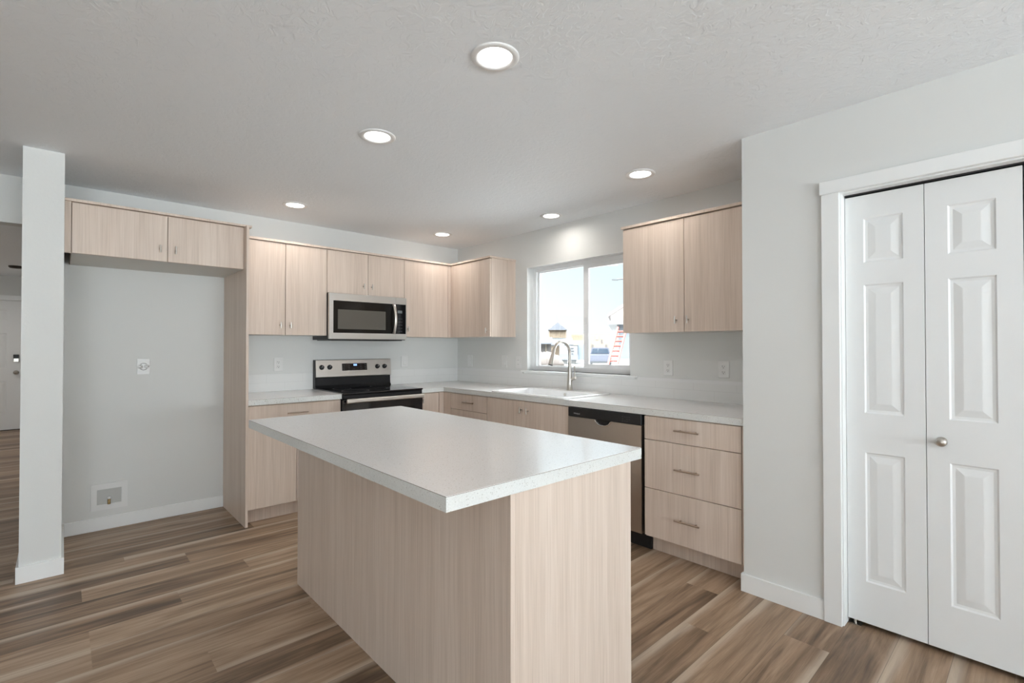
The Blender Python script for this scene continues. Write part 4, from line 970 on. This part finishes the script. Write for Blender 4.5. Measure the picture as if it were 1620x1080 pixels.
# enclosed trailer
D = 54.0; o = loc2(903, D); A = lambda u: aat(u, 903, D)
r = thing('cargo_trailer', (o.x, o.y, GZ), 'white enclosed cargo trailer with dark edge lines, seen behind the faucet', 'trailer')
build('box', OB(o).bx(A(885), A(914.5), 0, 4, GZ + 0.45, zat(545.5, D)), X_WHITE, r)
build('side_wall', OB(o).bx(A(914.6), A(924.5), 0.3, 4, GZ + 0.45, zat(544.5, D)), xplain('pale_blue_panel', (0.46, 0.56, 0.66)), r)
build('skirt', OB(o).bx(A(885), A(914.5), -0.03, -0.005, GZ + 0.45, zat(559.5, D)), xplain('grey_blue_skirt', (0.44, 0.46, 0.53)), r)
m = OB(o).bx(A(893), A(914.5), -0.05, -0.031, zat(546.4, D), zat(545.5, D)).bx(A(913.6), A(914.5), -0.05, -0.031, zat(560, D), zat(546.4, D))
build('edge_trim', m, X_GREY, r)
m = OB(o)
for k, (u0, u1) in enumerate(((902.5, 907.5), (901.5, 908), (903.5, 907.0))): m.bx(A(u0), A(u1), -0.05, -0.006, zat(552.0 + k * 4.2, D), zat(550.2 + k * 4.2, D))
build('side_markings', m, X_GREY, r)
for u in (893, 907): build('wheel', OB(o).prism([(A(u) + 0.36 * math.cos(q * math.pi / 8), GZ + 0.36 + 0.36 * math.sin(q * math.pi / 8)) for q in range(16)], 0.05, 0.3), X_TYRE, r)
# pickup truck seen from behind
D = 43.0; o = loc2(949.5, D)
r = thing('pickup_truck', (o.x, o.y, GZ), 'silver pickup truck parked outside, seen from behind', 'pickup')
w = 0.98
build('bed', OB(o).bx(-w, w, 0.1, 2.0, GZ + 0.45, GZ + 1.20), X_SILVER, r)
build('tailgate', OB(o).bx(-w + 0.08, w - 0.08, 0, 0.095, GZ + 0.62, GZ + 1.18), X_SILVER, r)
cb = OB(o).prism([(-w + 0.02, GZ + 1.15), (w - 0.02, GZ + 1.15), (w - 0.20, GZ + 1.78), (w - 0.30, GZ + 1.84), (-w + 0.30, GZ + 1.84), (-w + 0.20, GZ + 1.78)], 2.0, 3.9)
cab = build('cab', cb, X_SILVER, r)
build('rear_window', OB(o).prism([(-w + 0.20, GZ + 1.30), (w - 0.20, GZ + 1.30), (w - 0.31, GZ + 1.72), (-w + 0.31, GZ + 1.72)], 1.96, 1.995), X_GLS, cab)
build('hood', OB(o).bx(-w + 0.04, w - 0.04, 3.9, 5.3, GZ + 0.45, GZ + 1.15), X_SILVER, r)
build('bumper', OB(o).bx(-w, w, -0.12, 0.09, GZ + 0.44, GZ + 0.60), X_GREY, r)
for s in (-1, 1):
    build('tail_lamp', OB(o).bx(s * (w - 0.08) - (0.07 if s > 0 else -0.07) * 0 - 0.035 + s * 0.035, s * (w - 0.08) + 0.035 + s * 0.035, -0.01, 0.095, GZ + 0.80, GZ + 1.12), X_LTR, r)
    for b in (0.9, 4.5): build('wheel', OB(o).prism_side([(b + 0.38 * math.cos(q * math.pi / 8), GZ + 0.38 + 0.38 * math.sin(q * math.pi / 8)) for q in range(16)], s * w - s * 0.26, s * w - s * 0.0), X_TYRE, r)
# neighbouring house with eaves, on the right
D = 24.0; o = loc2(985, D); A = lambda u: aat(u, 985, D)
r = thing('neighbour_house', (o.x, o.y, GZ), 'white neighbouring house with deep eaves, at the right edge of the window', 'house')
build('wall', OB(o).bx(A(978.5), A(1030), 0, 8, zat(567, D), zat(512, D)), X_BLUE, r)
build('corner_board', OB(o).bx(A(976.5), A(979.5), -0.06, 0.2, zat(567, D), zat(512, D)), X_WHITE, r)
build('foundation', OB(o).bx(A(976.0), A(1031), -0.1, 8.1, GZ, zat(567, D) - 0.002), X_SNOW, r)
build('lower_band', OB(o).bx(A(963), A(1040), -0.45, 8.4, zat(513.5, D), zat(507.5, D)), X_WHITE, r)
build('gable_wall', OB(o).prism([(A(967), zat(507.4, D)), (A(1035), zat(507.4, D)), (A(1035), zat(495.2, D)), (A(1003), zat(475.4, D)), (A(966), zat(498.6, D))], -0.02, 8), plain('cream_gable_siding', (0.42, 0.37, 0.34), 0.7), r)
build('roof', OB(o).prism([(A(962.5), zat(500.5, D)), (A(1003), zat(475, D)), (A(1045), zat(500.5, D)), (A(1045), zat(496.5, D)), (A(1003), zat(470, D)), (A(962.5), zat(496.5, D))], -0.14, 8.5), plain('tan_roof_edge', (0.36, 0.34, 0.35), 0.8), r)
# extension ladder leaning on it
D = 21.5; o = loc2(975, D); A = lambda u: aat(u, 975, D)
r = thing('extension_ladder', (o.x, o.y, GZ), 'orange-red extension ladder leaning against the neighbouring house', 'ladder')
pb, pt = (A(959), -0.4, GZ), (A(985), 2.0, zat(518, D + 2))
for s in (-0.20, 0.20): build('rail', OB(o).tube([OB(o).P(pb[0] + s, pb[1], pb[2]), OB(o).P(pt[0] + s, pt[1], pt[2])], 0.060, 8), X_RED, r)
for k in range(12):
    q = (k + 0.6) / 12.5; a, b, z = (pb[i] + (pt[i] - pb[i]) * q for i in range(3))
    build('rung', OB(o).tube([OB(o).P(a - 0.19, b, z), OB(o).P(a + 0.19, b, z)], 0.045, 8), X_RED, r)
# street lamp: pole hidden behind the wall cabinet, its arm shows
D = 36.0; o = loc2(990, D); A = lambda u: aat(u, 990, D)
r = thing('street_lamp', (o.x, o.y, GZ), 'grey street lamp head reaching into the sky at the upper right of the window', 'street lamp')
build('pole', OB(o).tube([OB(o).P(0, 0, GZ), OB(o).P(0, 0, zat(440.5, D))], 0.07, 10), X_GREY, r)
build('arm', OB(o).tube([OB(o).P(0, 0, zat(440.7, D)), OB(o).P(A(976), 0, zat(441.6, D))], 0.045, 8), X_GREY, r)
build('lamp_head', OB(o).bx(A(968.5), A(978.5), -0.15, 0.15, zat(442.8, D), zat(441.3, D)), X_GREY, r)

# repeats carry their family's name
for o_ in S.objects:
    if o_.parent is not None or o_.get('kind'): continue
    for key_, grp_ in (('wall_outlet', 'white wall outlets'), ('light_switch', 'white rocker switches'), ('wall_cabinet', 'pale wood wall cabinets'), ('base_cabinet', 'pale wood base cabinets'),
                       ('worktop', 'white speckled worktops along the walls'), ('cap_board', 'cap boards on the wall cabinets'), ('framed_house', 'half-built houses outside the window')):
        if o_.name.split('.')[0] == key_: o_['group'] = grp_
